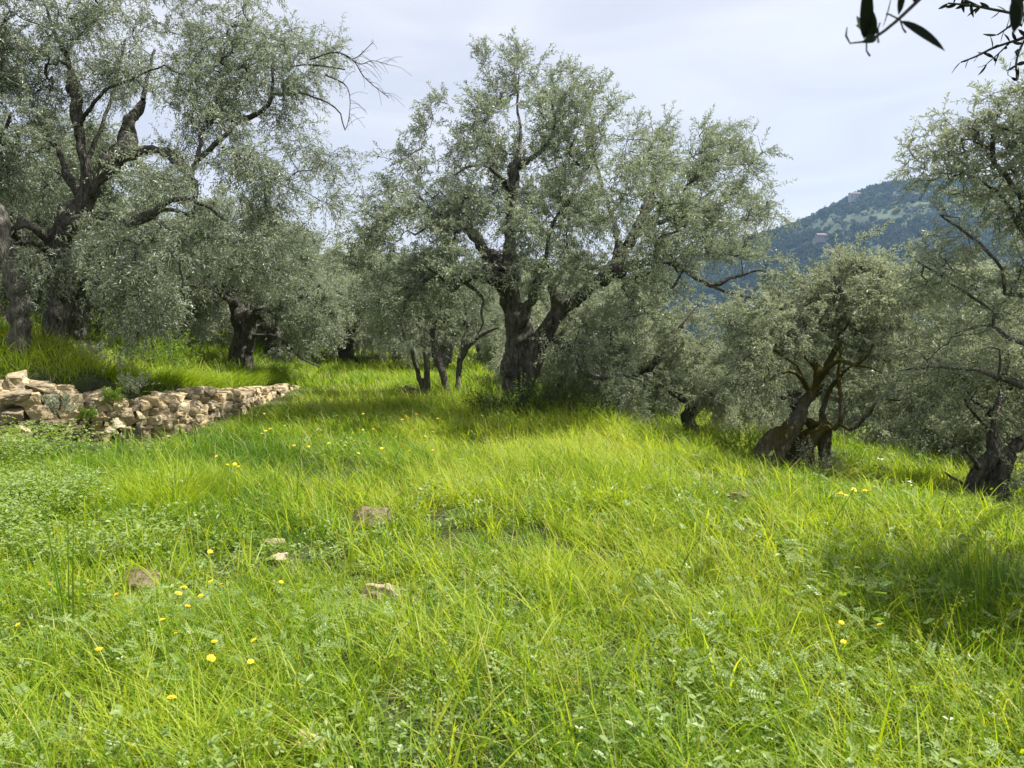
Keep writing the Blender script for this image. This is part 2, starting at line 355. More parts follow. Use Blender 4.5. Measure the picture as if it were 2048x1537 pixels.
v = np.stack([c - e1 * sz, c + e2 * sz * 0.8, c + e1 * sz, c - e2 * sz * 0.8], 2)
tint = np.repeat(np.clip(0.4 + 0.35 * dens + rng.normal(0, 0.16, n) + 0.18 * terr, 0, 1), K * 4)
mb = MB(); mb.add(v, np.arange(n * K * 4).reshape(-1, 4), 0, tint)
M_WOOD = leaf_mat('far_wood_leaves', [(0.0, (0.010, 0.020, 0.010)), (0.5, (0.024, 0.040, 0.017)), (0.85, (0.060, 0.078, 0.03)), (1, (0.10, 0.10, 0.06))], None, (0.08, 0.11, 0.02), 0.2, 0.8, 0.1)
o = mb.build('far_wood', M_WOOD); tag(o, 'hazy blue green wood covering the far hillside', 'wood', None, 'stuff')

def box(mb, a, b, mi=0, tint=0.5):
    x0, y0, z0 = a; x1, y1, z1 = b
    v = [(x0, y0, z0), (x1, y0, z0), (x1, y1, z0), (x0, y1, z0), (x0, y0, z1), (x1, y0, z1), (x1, y1, z1), (x0, y1, z1)]
    mb.add(v, [(0, 3, 2, 1), (4, 5, 6, 7), (0, 1, 5, 4), (1, 2, 6, 5), (2, 3, 7, 6), (3, 0, 4, 7)], mi, tint, False)
M_CREAM = plain('cream_render', (0.36, 0.345, 0.32)); M_PINK = plain('salmon_render', (0.28, 0.23, 0.20)); M_ROOF = plain('clay_roof', (0.20, 0.14, 0.11)); M_DARK = plain('dark_opening', (0.03, 0.035, 0.04))
for px, py, wd, ht, mw, lab in ((1708, 404, 13, 6.5, M_CREAM, 'small pale house near the top of the far hill'), (1640, 484, 9, 4, M_PINK, 'salmon coloured house lower on the far hillside beside trees')):
    p = hill_point(px, py) + A([0, -5, 3.0])
    h = empty('house', p, lab, 'house')
    mb = MB(); box(mb, (-wd / 2, 0, -4), (wd / 2, 7, ht)); mb.build('wall', mw, h)
    mb = MB(); hw = wd / 2 + 0.5
    mb.add([(-hw, -0.5, ht), (hw, -0.5, ht), (hw, 7.5, ht), (-hw, 7.5, ht), (-hw, 3.5, ht + 1.6), (hw, 3.5, ht + 1.6)], [(0, 1, 5, 4), (2, 3, 4, 5)], 0, 0.5, False)
    mb.add([(-hw, -0.5, ht), (hw, -0.5, ht), (hw, 7.5, ht), (-hw, 7.5, ht), (-hw, 3.5, ht + 1.6), (hw, 3.5, ht + 1.6)], [(0, 4, 3), (1, 2, 5)], 0, 0.5, False)
    mb.build('roof', M_ROOF, h)
    for k in range(3):
        for zz in (0.6, 3.4):
            if zz + 1.5 > ht: continue
            mb = MB(); cx = -wd / 2 + wd * (k + 0.5) / 3; box(mb, (cx - 0.6, -0.06, zz), (cx + 0.6, 0.05, zz + 1.5)); mb.build('window', M_DARK, h)

# ------------------------------------------------------------------ air
HAZE_D = 0.00018
mb = MB(); box(mb, (-1500, -60, -160), (2600, 1330, 235))
m, Nn, Lk, out = newmat('haze')
pv = Nn.new('ShaderNodeVolumePrincipled'); pv.inputs['Color'].default_value = (0.40, 0.64, 1.0, 1); pv.inputs['Density'].default_value = HAZE_D; pv.inputs['Anisotropy'].default_value = 0.25
Lk.new(pv.outputs[0], out.inputs['Volume'])
o = mb.build('haze', m); o['kind'] = 'stuff'; tag(o, 'thin blue haze in front of the far hill', 'haze')

# ------------------------------------------------------------------ stones
def rock_verts(sx, sy, sz, npts=16, seed=0, boxy=0.6):
    """angular stone: hull of points on a superellipsoid, cut finer and roughened"""
    rr = np.random.default_rng(seed)
    q = rr.normal(size=(npts, 3)); q = norm(q); q = np.sign(q) * np.abs(q) ** boxy
    q = q / np.abs(q).max(1, keepdims=True) ** 0.55 * rr.uniform(0.82, 1.05, (npts, 1))
    bm = bmesh.new()
    for k in q * A([sx, sy, sz]): bm.verts.new(k)
    r = bmesh.ops.convex_hull(bm, input=bm.verts)
    bmesh.ops.delete(bm, geom=list({g for g in r['geom_unused'] + r['geom_interior'] if isinstance(g, bmesh.types.BMVert)}), context='VERTS')
    return bm

def rock_mesh(sx, sy, sz, seed, cuts=1, npts=16, rough=0.05, bev=0.05, boxy=0.6):
    bm = rock_verts(sx, sy, sz, npts, seed, boxy)
    s = min(sx, sy, sz)
    bmesh.ops.bevel(bm, geom=list(bm.edges), offset=s * bev, segments=1, profile=0.6, affect='EDGES')
    bmesh.ops.triangulate(bm, faces=bm.faces)
    for k in range(cuts):
        bmesh.ops.subdivide_edges(bm, edges=[e for e in bm.edges if e.calc_length() > s * 0.28], cuts=1, use_grid_fill=True)
        bmesh.ops.triangulate(bm, faces=bm.faces)
    bm.verts.index_update()
    V = A([v.co[:] for v in bm.verts]); Fc = A([[v.index for v in f.verts] for f in bm.faces]); bm.free()
    nn = norm(V)
    d = fbm(V / s * 1.3 + seed * 3.7, 4, seed % 50) * rough * s * 2.0
    # bedding: shallow layers across the stone
    lay = vnoise(np.stack([V[:, 0] / s * 0.5, V[:, 1] / s * 0.5, V[:, 2] / s * 5 + seed], 1), 3) * rough * s * 0.8
    return V + nn * (d + lay)[:, None], Fc

def rotm(ax, ay, az): return np.array(Matrix.Rotation(az, 3, 'Z') @ Matrix.Rotation(ay, 3, 'Y') @ Matrix.Rotation(ax, 3, 'X'))

# dry stone wall along the terrace step
seg = np.linalg.norm(np.diff(WALLP, axis=0), axis=1); cum = np.concatenate([[0], np.cumsum(seg)])
def wall_at(s):
    k = int(np.clip(np.searchsorted(cum, s) - 1, 0, len(seg) - 1)); f = (s - cum[k]) / seg[k]; e = (WALLP[k + 1] - WALLP[k]) / seg[k]
    return WALLP[k] + e * (s - cum[k]), e, WALLZ[k] + (WALLZ[k + 1] - WALLZ[k]) * f
mb = MB(); sid = 0
s0, s1 = cum[1] + 1.2, cum[7] + 0.3
for layer in (1, 0):                                  # a packed core behind, then the face
    row_z = 0.0; row = 0
    while row_z < 1.15:
        rw = random.Random(500 + row + 100 * layer); row += 1
        s = s0 + rw.random() * 0.2; base = row_z; dz = rw.uniform(0.085, 0.125)
        while s < s1:
            big = s < cum[3] + 0.35
            ln = rw.uniform(0.15, 0.34) if big else rw.uniform(0.09, 0.22)
            p, e, top = wall_at(min(s + ln / 2, s1))
            g0 = float(ter(p[0] + e[1] * 0.35, p[1] - e[0] * 0.35))
            top = top + 0.06 + 0.035 * math.sin(s * 2.3) + 0.02 * math.sin(s * 7) - 0.14 * max(0.0, (s - cum[6]) / (cum[7] - cum[6]))
            z0 = base - 0.12 + g0 * 0.5; hh = dz * (rw.uniform(1.05, 1.6) if not big else rw.uniform(1.1, 2.1))
            if z0 + hh * 0.6 < top + 0.03:
                nrm = A([e[1], -e[0]])                # towards the field
                off = rw.uniform(-0.025, 0.03) + 0.15 + (top - z0) * 0.07 + (rw.uniform(-0.03, 0.09) if big else 0) - 0.13 * layer
                V, Fc = rock_mesh(ln / 2 * 1.12, rw.uniform(0.14, 0.2), hh / 2 * 1.12, 1000 + sid, 1 if layer else 2, rw.choice([14, 18, 22]), 0.10, 0.07, 0.45)
                tl = 0.18 if big else 0.08
                M3 = rotm(rw.uniform(-tl, tl), rw.uniform(-tl, tl) + (rw.choice([0, 0, 1.45]) if not big and ln < 0.15 else 0), math.atan2(e[1], e[0]) + rw.uniform(-0.15, 0.15))
                mb.add(V @ M3.T + A([p[0] + nrm[0] * off, p[1] + nrm[1] * off, z0 + hh / 2]), Fc, 0, rw.uniform(0.15, 0.85) - 0.2 * layer, False); sid += 1
            s += ln * rw.uniform(0.88, 0.98)
        row_z += dz
rw = random.Random(8)
for k in range(10):                                   # loose stones lying along the top of the tumbled left end
    s = s0 + rw.uniform(1.0, cum[4] - s0 - 0.2); p, e, top = wall_at(s); r_ = rw.uniform(0.07, 0.13)
    V, Fc = rock_mesh(r_ * 1.4, r_, r_ * 0.7, 3000 + k, 2, 18, 0.08, 0.06, 0.5)
    V = V @ rotm(rw.uniform(-0.3, 0.3), rw.uniform(-0.3, 0.3), rw.uniform(0, 6)).T + A([p[0] + e[1] * rw.uniform(0.0, 0.2), p[1] - e[0] * rw.uniform(0.0, 0.2), top + rw.uniform(0.02, 0.08)])
    mb.add(V, Fc, 0, rw.uniform(0.3, 0.8), False)
wl = mb.build('dry_stone_wall', M_WALL); tag(wl, 'tumbling ochre dry stone wall holding up the grassy terrace', 'wall')

ROCKS = [  # px, py (top centre), half sizes, tilt, seed, label
    (740, 1012, 0.25, 0.19, 0.15, (0.25, -0.3, 0.9), 11, 'angular brown stone with a dark front face standing in the grass'),
    (235, 1082, 0.13, 0.12, 0.06, (0.05, 0.1, 0.2), 12, 'small flat tan stone by the tall reed stalks'),
    (545, 1078, 0.10, 0.09, 0.05, (0, 0, 1.2), 13, 'flat pinkish stone sunk in the grass, upper of a close pair'),
    (552, 1108, 0.11, 0.10, 0.05, (0.1, 0.1, 0.4), 14, 'pale grey flat stone in the grass, lower of a close pair'),
    (282, 1140, 0.16, 0.11, 0.10, (0.3, 0.1, -0.2), 15, 'dark shaded stone half hidden under bent grass'),
    (752, 1168, 0.15, 0.13, 0.09, (0, 0.2, 0.3), 16, 'rounded cream stone with a small hole in the clover'),
    (826, 1192, 0.04, 0.035, 0.03, (0, 0.2, 0.9), 17, 'fist sized pale stone beside the rounded cream stone'),
    (604, 1450, 0.10, 0.10, 0.10, (0.1, 0.1, 0.7), 18, 'tan stone buried in tall grass at the bottom of the picture'),
    (1400, 938, 0.13, 0.12, 0.09, (0.1, 0.2, 0.3), 19, 'pale lichen covered stone on the edge of the field'),
    (1432, 957, 0.14, 0.10, 0.09, (0.1, 0.1, 1.3), 20, 'grey stone between two others on the edge of the field'),
    (1478, 978, 0.22, 0.12, 0.12, (0.0, 0.2, 0.7), 21, 'long dark mossy stone before the leaning mossy tree'),
    (825, 770, 0.25, 0.2, 0.25, (0.1, 0.1, 0.2), 22, 'dark stone left of the many stemmed young olive'),
]
ROCKXY = []
for px, py, sx, sy, sz, tl, sd_, lab in ROCKS:
    p = hit(px, py, sz * 1.2)
    sx, sy, sz = sx * 0.8, sy * 0.8, sz * 0.8; V, Fc = rock_mesh(sx, sy, sz, sd_, 3, 13, 0.10, 0.04, 0.45)
    V = V @ rotm(*tl).T
    gz = float(ter(p[0], p[1])); mb = MB(); mb.add(V, Fc, 0, 0.2 if 'dark' in lab else 0.5, False)
    o = mb.build('field_stone', M_ROCK, None); o.location = (p[0], p[1], gz + sz * 0.28); tag(o, lab, 'stone', 'stones lying in the meadow')
    ROCKXY.append((p[0], p[1], max(sx, sy)))

# ------------------------------------------------------------------ trees
def frames(Pn):
    T = np.zeros_like(Pn); T[1:-1] = Pn[2:] - Pn[:-2]; T[0] = Pn[1] - Pn[0]; T[-1] = Pn[-1] - Pn[-2]; T = norm(T)
    a = A([0.31, 0.87, 0.12]); Nn = np.zeros_like(Pn); cur = a - T[0] * (a @ T[0])
    for k in range(len(Pn)):
        cur = cur - T[k] * (cur @ T[k]); cur = cur / (np.linalg.norm(cur) + 1e-9); Nn[k] = cur
    return T, Nn, np.cross(T, Nn)

def tube(mb, Pn, rad, sides, mi=0, flute=0.0, seed=0, cap=True, tint=0.5):
    Pn = np.asarray(Pn, float); T, U, W = frames(Pn); th = np.linspace(0, 2 * math.pi, sides, endpoint=False)
    rr = np.repeat(np.asarray(rad, float)[:, None], sides, 1)
    if flute:
        ln = np.concatenate([[0], np.cumsum(np.linalg.norm(np.diff(Pn, axis=0), axis=1))])
        a = th[None, :] + ln[:, None] * 0.6 + seed
        rr = rr * (1 + flute * (0.5 * np.sin(3 * a + 1.3 * seed) + 0.4 * np.sin(5 * a + seed * 2.1 + ln[:, None]) + 0.3 * np.sin(9 * a + seed)))
    V = Pn[:, None] + rr[..., None] * (np.cos(th)[None, :, None] * U[:, None] + np.sin(th)[None, :, None] * W[:, None])
    n = len(Pn); i = np.arange(n * sides).reshape(n, sides); j = np.roll(i, -1, 1)
    mb.add(V, np.stack([i[:-1].ravel(), j[:-1].ravel(), j[1:].ravel(), i[1:].ravel()], 1), mi, tint)
    if cap:
        base = mb.n - n * sides
        if sides >= 3:
            mb.f.append((A([list(range(base + sides - 1, base - 1, -1))]), mi, True)); mb.f.append((A([list(range(base + (n - 1) * sides, base + n * sides))]), mi, True))

def catmull(P4, step):
    P4 = np.asarray(P4, float); n = len(P4); out_ = []
    E = np.vstack([2 * P4[0] - P4[1], P4, 2 * P4[-1] - P4[-2]])
    for k in range(n - 1):
        p0, p1, p2, p3 = E[k], E[k + 1], E[k + 2], E[k + 3]
        m_ = max(1, int(round(np.linalg.norm((p2 - p1)[:3]) / step)))
        for t_ in np.arange(m_) / m_:
            out_.append(0.5 * (2 * p1 + (p2 - p0) * t_ + (2 * p0 - 5 * p1 + 4 * p2 - p3) * t_ ** 2 + (3 * p1 - p0 - 3 * p2 + p3) * t_ ** 3))
    out_.append(P4[-1]); return A(out_)

def remesh(mb, voxel, disp=0.02, seed=0, dfreq=5.0):
    o = mb.build('tmp_trunk', M_BARK); md = o.modifiers.new('r', 'REMESH'); md.mode = 'VOXEL'; md.voxel_size = voxel; md.adaptivity = 0
    s_ = o.modifiers.new('s', 'SMOOTH'); s_.iterations = 3; s_.factor = 0.5
    dg = bpy.context.evaluated_depsgraph_get(); ev = o.evaluated_get(dg); me = ev.to_mesh()
    n = len(me.vertices); V = np.empty(n * 3, np.float32); me.vertices.foreach_get('co', V); V = V.reshape(-1, 3).astype(float)
    Nm = np.empty(n * 3, np.float32); me.vertices.foreach_get('normal', Nm); Nm = Nm.reshape(-1, 3)
    me.calc_loop_triangles(); nt_ = len(me.loop_triangles); T3 = np.empty(nt_ * 3, np.int32); me.loop_triangles.foreach_get('vertices', T3)
    ev.to_mesh_clear(); dm = o.data; bpy.data.objects.remove(o); bpy.data.meshes.remove(dm)
    q = V * A([dfreq, dfreq, dfreq * 0.35])
    h = fbm(q, 4, seed, 0.55); ridg = 1 - np.abs(fbm(q * 1.6 + 9, 3, seed + 7))
    knob = np.maximum(0, fbm(V * 2.6 + 3, 2, seed + 3) - 0.35)
    V = V + Nm * (disp * (h * 0.9 + (ridg - 0.7) * 0.9) + knob * disp * 4)[:, None]
    return V, T3.reshape(-1, 3)

class Tree:
    def __init__(s, seed):
        s.rng = np.random.default_rng(seed); s.P = []; s.par = []; s.rad = []; s.limb = []; s.seed = seed
    def add_limb(s, pts, attach=True, step=0.12, wob=0.25):
        """pts: rows x, y, z, radius"""
        C = catmull(pts, step); r = s.rng
        C[1:-1, :3] += np.cumsum(r.normal(0, 1, (len(C) - 2, 3)), 0) * 0 + r.normal(0, 1, (len(C) - 2, 3)) * (C[1:-1, 3:4] * wob * 0.25 + 0.006)
        par = -1
        if s.P and attach:
            d = np.linalg.norm(A(s.P) - C[0, :3], axis=1); par = int(np.argmin(d))
        for c in C:
            s.P.append(c[:3]); s.par.append(par); s.rad.append(max(c[3], 0.006)); s.limb.append(True); par = len(s.P) - 1
        return par
    def grow(s, targets, zmin=0.0, step=0.16, sag=0.12, jit=0.035):
        P = np.zeros((len(s.P) + len(targets) * 30, 3)); n = len(s.P); P[:n] = A(s.P)
        ok = np.zeros(len(P), bool); ok[:n] = P[:n, 2] > zmin
        thick = np.zeros(len(P)); thick[:n] = A(s.rad)
        targets = np.asarray(targets)
        dn = np.full(len(targets), 1e9); jn = np.zeros(len(targets), int)
        for k in range(n):
            if not ok[k]: continue
            d = np.linalg.norm(targets - P[k], axis=1); u = d < dn; dn[u] = d[u]; jn[u] = k
        left = np.ones(len(targets), bool); s.tips = []
        for it in range(len(targets)):
            k = int(np.argmin(np.where(left, dn, 1e9)))
            left[k] = False
            j = jn[k]; a = P[j]; b = targets[k]; ln = dn[k]
            if ln > 3.2: continue
            m_ = max(2, int(math.ceil(ln / step))); prev = j
            mid = (a + b) / 2 + A([0, 0, sag * ln]) + s.rng.normal(0, 0.12 * ln, 3)
            new = []
            for q in range(1, m_ + 1):
                t_ = q / m_; p = (1 - t_) ** 2 * a + 2 * t_ * (1 - t_) * mid + t_ * t_ * b
                if q < m_: p = p + s.rng.normal(0, jit, 3)
                P[n] = p; ok[n] = True; s.par.append(int(prev)); s.rad.append(0.0); s.limb.append(False); prev = n; new.append(n); n += 1
            s.tips.append(prev)
            for q in new:
                d = np.linalg.norm(targets - P[q], axis=1); u = left & (d < dn); dn[u] = d[u]; jn[u] = q
        s.P = P[:n]; s.par = A(s.par); s.rad = A(s.rad); s.limb = A(s.limb)
        ex = 2.3; acc = np.zeros(n)
        for k in range(n - 1, -1, -1):
            own = max(acc[k] ** (1 / ex) if acc[k] > 0 else 0.0035, 0.0035)
            if not s.limb[k]: s.rad[k] = min(own, 0.07)
            else: s.rad[k] = max(s.rad[k], min(own, 0.05)) if s.rad[k] < 0.05 else s.rad[k]
            if s.par[k] >= 0: acc[s.par[k]] += s.rad[k] ** ex if not s.limb[k] else s.rad[k] ** ex
    def chains(s):
        n = len(s.P); kids = [[] for _ in range(n)]; ch = []
        for k in range(n):
            if s.par[k] >= 0: kids[s.par[k]].append(k)
        roots = [k for k in range(n) if s.par[k] < 0]; st = [(r_, None) for r_ in roots]
        while st:
            k, pr = st.pop(); c = [] if pr is None else [pr]; c.append(k)
            while kids[k]:
                ks = sorted(kids[k], key=lambda q: -(s.rad[q] + (1 if s.limb[q] and s.limb[k] and q == k + 1 else 0)))
                for q in ks[1:]: st.append((q, k))
                k = ks[0]; c.append(k)
            ch.append(c)
        return ch
    def wood(s, voxel=0.03, disp=0.02, thick=0.045, flute=0.14):
        core = MB(); s.mid = MB(); s.fine = MB()
        for i_, c in enumerate(s.chains()):
            c = A(c); r = s.rad[c].copy(); P = s.P[c]
            if len(c) > 1 and not s.limb[c[1]]: r[0] = min(r[0], r[1] * 1.25)
            big = (r > thick) & s.limb[c]
            nb_ = int(np.argmin(big)) if not big.all() else len(c)
            if big[0] and nb_ >= 2:
                e = min(len(c), nb_ + 1)
                tube(core, P[:e], np.maximum(r[:e], voxel * 0.9), 22, 0, flute, s.seed + i_)
                P = P[e - 1:]; r = r[e - 1:]
            if len(P) < 2: continue
            tgt = s.mid if r.max() > 0.016 else s.fine
            tube(tgt, P, r, 8 if r.max() > 0.03 else (5 if r.max() > 0.012 else 3), 0, 0, 0, False)
        tm = MB()
        if core.n:
            V, T3 = remesh(core, voxel, disp, s.seed); tm.add(V, T3)
        for v, (f, mi, q), t_ in []: pass
        off = tm.n
        for v in s.mid.v: tm.v.append(v)
        for f, mi, q in s.mid.f: tm.f.append((f + off, mi, q))
        for t_ in s.mid.t: tm.t.append(t_)
        tm.n += s.mid.n
        return tm
    def leaves(s, per_tip=5, back=3, leaf=0.06, wid=0.013, pairs=9, tl=(0.22, 0.42), center=None, up=0.25, sagf=0.25, outw=0.35, tbias=0.0):
        r = s.rng; starts = []; dirs = []
        for tp in s.tips:
            k = tp; chain = [k]
            while len(chain) < back and s.par[chain[-1]] >= 0 and not s.limb[s.par[chain[-1]]]: chain.append(s.par[chain[-1]])
            bd = s.P[tp] - s.P[s.par[tp]]
            for q in range(per_tip):
                c = chain[0] if q == 0 else chain[r.integers(len(chain))]
                starts.append(s.P[c]); dirs.append(bd)
        S = A(starts); D = norm(A(dirs)); n = len(S)
        S = S + r.normal(0, 0.015, S.shape)
        cen = S.mean(0) if center is None else center
        o_ = norm(S - cen)
        D = norm(D * 0.55 + o_ * outw + r.normal(0, 0.42, S.shape) + A([0, 0, up]))
        Ln = r.uniform(*tl, n); shoot(s.fine, S, D, Ln, Ln * sagf * r.uniform(0.2, 1.6, n), pairs, leaf, wid, r, tbias)
        return s.fine

def shoot(mb, S, D, Ln, sag, pairs, leaf, wid, r, tbias=0.0, mi_leaf=1, mi_twig=0, trad=0.0022, spread=0.75, twig=True):
    """batch of leafy shoots: thin three sided stems with opposite leaves, each leaf two triangles folded on its midrib"""
    n = len(S)
    def at(t_): return S[:, None] + D[:, None] * (Ln[:, None, None] * t_[..., None]) - A([0, 0, 1]) * (sag[:, None, None] * t_[..., None] ** 2)
    if twig:
        tt = np.broadcast_to(np.linspace(0, 0.97, 3), (n, 3)); C = at(tt)
        a = norm(np.cross(D, r.normal(size=D.shape))); b = np.cross(D, a); th = A([0, 2.1, 4.2])
        ring = (np.cos(th)[None, :, None] * a[:, None] + np.sin(th)[None, :, None] * b[:, None])
        V = C[:, :, None] + ring[:, None] * (A([1.0, 0.75, 0.35])[None, :, None, None] * trad)
        i = np.arange(n * 9).reshape(n, 3, 3); j = np.roll(i, -1, 2)
        mb.add(V, np.stack([i[:, :-1].reshape(-1), j[:, :-1].reshape(-1), j[:, 1:].reshape(-1), i[:, 1:].reshape(-1)], 1), mi_twig)
    m_ = pairs * 2
    t_ = (np.repeat(np.arange(pairs), 2)[None] + r.uniform(0.1, 0.9, (n, m_))) / pairs; t_ = 0.1 + 0.9 * t_
    C = at(t_); T = norm(D[:, None] * Ln[:, None, None] - A([0, 0, 2]) * (sag[:, None] * t_)[..., None])
    a = norm(np.cross(D, A([0.1, 0.2, 1.0]) + r.normal(0, 0.3, D.shape)))[:, None]; b = np.cross(T, np.broadcast_to(a, T.shape))
    ph = np.repeat(np.arange(pairs), 2) * 1.4 + np.tile([0, math.pi], pairs); ph = ph[None] + r.normal(0, 0.5, (n, m_))
    side = np.cos(ph)[..., None] * a + np.sin(ph)[..., None] * b
    ld = norm(T * 0.7 + side * spread + r.normal(0, 0.22, T.shape))
    nm = np.cross(ld, np.cross(T + r.normal(0, 0.35, T.shape), ld)); nm = norm(nm + r.normal(0, 0.25, nm.shape)); nm = norm(nm - ld * (nm * ld).sum(-1, keepdims=True))
    flip = np.where((nm[..., 2] < 0) & (r.random(nm.shape[:2]) < 0.8), -1.0, 1.0)[..., None]; nm = nm * flip
    wd = np.cross(nm, ld)
    l_ = leaf * r.uniform(0.65, 1.25, (n, m_, 1)); w_ = wid * r.uniform(0.8, 1.2, (n, m_, 1)) * 0.5
    l_ = np.where(t_[..., None] > 0.85, l_ * 0.7, l_)
    mid = C + ld * l_ * 0.48 + nm * l_ * 0.06
    tip = C + ld * l_ - A([0, 0, 1]) * l_ * 0.08
    V = np.stack([C, mid + wd * w_ + nm * w_ * 0.25, tip, mid - wd * w_ + nm * w_ * 0.25], 2)
    base = np.arange(n * m_)[:, None] * 4
    Fc = np.concatenate([base + A([0, 2, 1]), base + A([0, 3, 2])])
    tn = np.clip(0.45 + tbias + r.normal(0, 0.14, (n, 1)) + r.normal(0, 0.14, (n, m_)) + 0.12 * (t_ > 0.8), 0, 1)
    mb.add(V, Fc, mi_leaf, np.repeat(tn.ravel(), 4), False)

def blobs_to_targets(r, blobs, d0, n, shell=0.45):
    """blobs: px, py, depth offset, rx px, ry px, depth radius, weight"""
    W_ = A([b[3] * b[4] * b[5] * b[6] for b in blobs], float) ** 0.75 * A([b[6] for b in blobs]) ** 0.25; W_ /= W_.sum(); out_ = []
    for b, w_ in zip(blobs, W_):
        k = int(round(n * w_)); d = d0 + b[2]; c = pix(b[0], b[1], d)
        kc = max(2, k // 9); q = norm(r.normal(size=(kc, 3))) * r.random((kc, 1)) ** shell
        cc = c + q * A([b[3] * d / F, b[5], b[4] * d / F])
        out_.append(np.repeat(cc, 9, 0)[:max(k, 1)] + r.normal(0, 0.17, (min(k, kc * 9) if k else 1, 3)) * A([1, 1, 0.9]))
    return np.concatenate(out_)

def finish_tree(T, label, base, mats, wood_kw={}, leaf_kw={}, name='olive_tree', group='olive trees'):
    root = empty(name, base, label, 'tree', group)
    tm = T.wood(**wood_kw); fm = T.leaves(**leaf_kw)
    tr = tm.build('trunk', [mats[0]], root, base); cr = fm.build('crown', [M_TWIG, mats[1]], root, base)
    return root

def limbs_px(T, d0, limbs, attach_first=False):
    for k, lb in enumerate(limbs):
        pts = [list(pix(px, py, d0 + dd)) + [wpx / 2 * (d0 + dd) / F] for px, py, dd, wpx in lb]
        T.add_limb(A(pts), attach=k > 0)

# --- T3: the big olive in the middle of the picture
def base_at(px, py, d):
    p = pix(px, py, d); return A([p[0], p[1], float(ter(p[0], p[1]))])
D3 = 12.0
T = Tree(33)
zb = base_at(1040, 840, D3)
pyb = 768.5 + F * math.tan(math.atan2(CAMZ - (zb[2] - 0.25), D3) - PITCH)
limbs_px(T, D3, [
    [(1028, pyb, 0, 44.7), (1026, 790, 0, 36.1), (1024, 745, 0, 39.6), (1030, 695, 0, 36.1), (1031, 640, 0, 39.6), (1022, 600, 0.02, 39.6), (1015, 562, 0.05, 41.3)],
    [(1046, pyb, 0.05, 34.4), (1050, 790, -0.02, 25.8), (1062, 740, -0.06, 31.0), (1078, 690, -0.1, 36.1), (1100, 648, -0.15, 32.7), (1120, 622, -0.15, 29.2), (1145, 602, -0.2, 27.5), (1188, 568, -0.2, 24.1), (1235, 520, -0.1, 20.6), (1268, 470, 0, 18.1), (1290, 425, 0.2, 15.5), (1300, 385, 0.4, 11.2), (1330, 330, 0.5, 6.9)],
    [(1045, 740, 0.1, 37.8), (1056, 690, 0.1, 31.0), (1058, 655, 0.08, 17.2), (1054, 632, 0.06, 7.7)],
    [(1024, 752, -0.1, 25.8), (1014, 742, -0.2, 18.9), (1010, 728, -0.22, 10.3)],
    [(1016, 565, 0.05, 46), (1020, 500, 0.2, 24), (1019, 440, 0.3, 19), (1023, 378, 0.3, 18), (1034, 335, 0.3, 17), (1060, 318, 0.2, 11), (1085, 303, 0.1, 9), (1110, 250, 0.1, 6), (1100, 190, 0, 4)],
    [(1034, 335, 0.3, 12), (1035, 318, 0.3, 10)],
    [(1023, 378, 0.3, 12), (990, 345, -0.2, 8), (950, 330, -0.4, 6), (910, 350, -0.6, 4)],
    [(1030, 335, 0.3, 8), (1042, 270, 0.5, 6), (1035, 210, 0.6, 5), (1038, 150, 0.5, 3)],
    [(1014, 575, 0.0, 36), (985, 553, -0.3, 30), (955, 545, -0.5, 26), (925, 556, -0.8, 24), (900, 575, -1.0, 18), (888, 560, -1.2, 10), (850, 530, -1.5, 7)],
    [(1010, 560, 0.2, 30), (975, 510, 0.6, 20), (950, 475, 0.9, 17), (925, 447, 1.0, 14), (905, 418, 1.1, 12), (883, 412, 1.2, 9), (866, 445, 1.3, 6), (830, 470, 1.4, 5)],
    [(1043, 645, -0.25, 16), (1060, 600, -0.35, 15), (1075, 560, -0.4, 13), (1092, 515, -0.5, 9), (1105, 450, -0.6, 7), (1150, 380, -0.7, 5)],
    [(1112, 628, -0.15, 18), (1112, 600, -0.2, 15), (1104, 572, -0.2, 11)],
    [(1100, 672, -0.15, 16), (1130, 692, -0.4, 13), (1152, 715, -0.6, 11), (1166, 742, -0.8, 10), (1188, 756, -0.9, 8), (1240, 752, -1.0, 6), (1290, 762, -1.1, 4)],
    [(1188, 568, -0.2, 24), (1242, 538, -0.5, 18), (1290, 526, -0.8, 14), (1340, 526, -1.0, 12), (1378, 545, -1.1, 10), (1421, 571, -1.2, 10), (1441, 569, -1.2, 9), (1458, 557, -1.2, 7), (1520, 540, -1.2, 4)],
    [(1421, 571, -1.2, 6), (1470, 590, -1.2, 5), (1530, 600, -1.1, 3)],
    [(940, 550, -0.6, 9), (876, 552, -0.9, 8), (832, 570, -1.1, 7), (811, 604, -1.2, 5), (800, 650, -1.2, 3)],
    [(920, 560, -0.7, 9), (950, 580, -0.7, 8), (968, 600, -0.7, 6), (962, 622, -0.75, 5), (966, 645, -0.8, 4), (955, 670, -0.8, 2)],
    [(1268, 470, 0.0, 12), (1310, 450, 0.6, 9), (1370, 420, 1.0, 7), (1430, 380, 1.2, 5)],
    [(1240, 515, 0.0, 14), (1230, 450, 0.9, 10), (1210, 390, 1.4, 7), (1190, 320, 1.6, 5)],
], True)
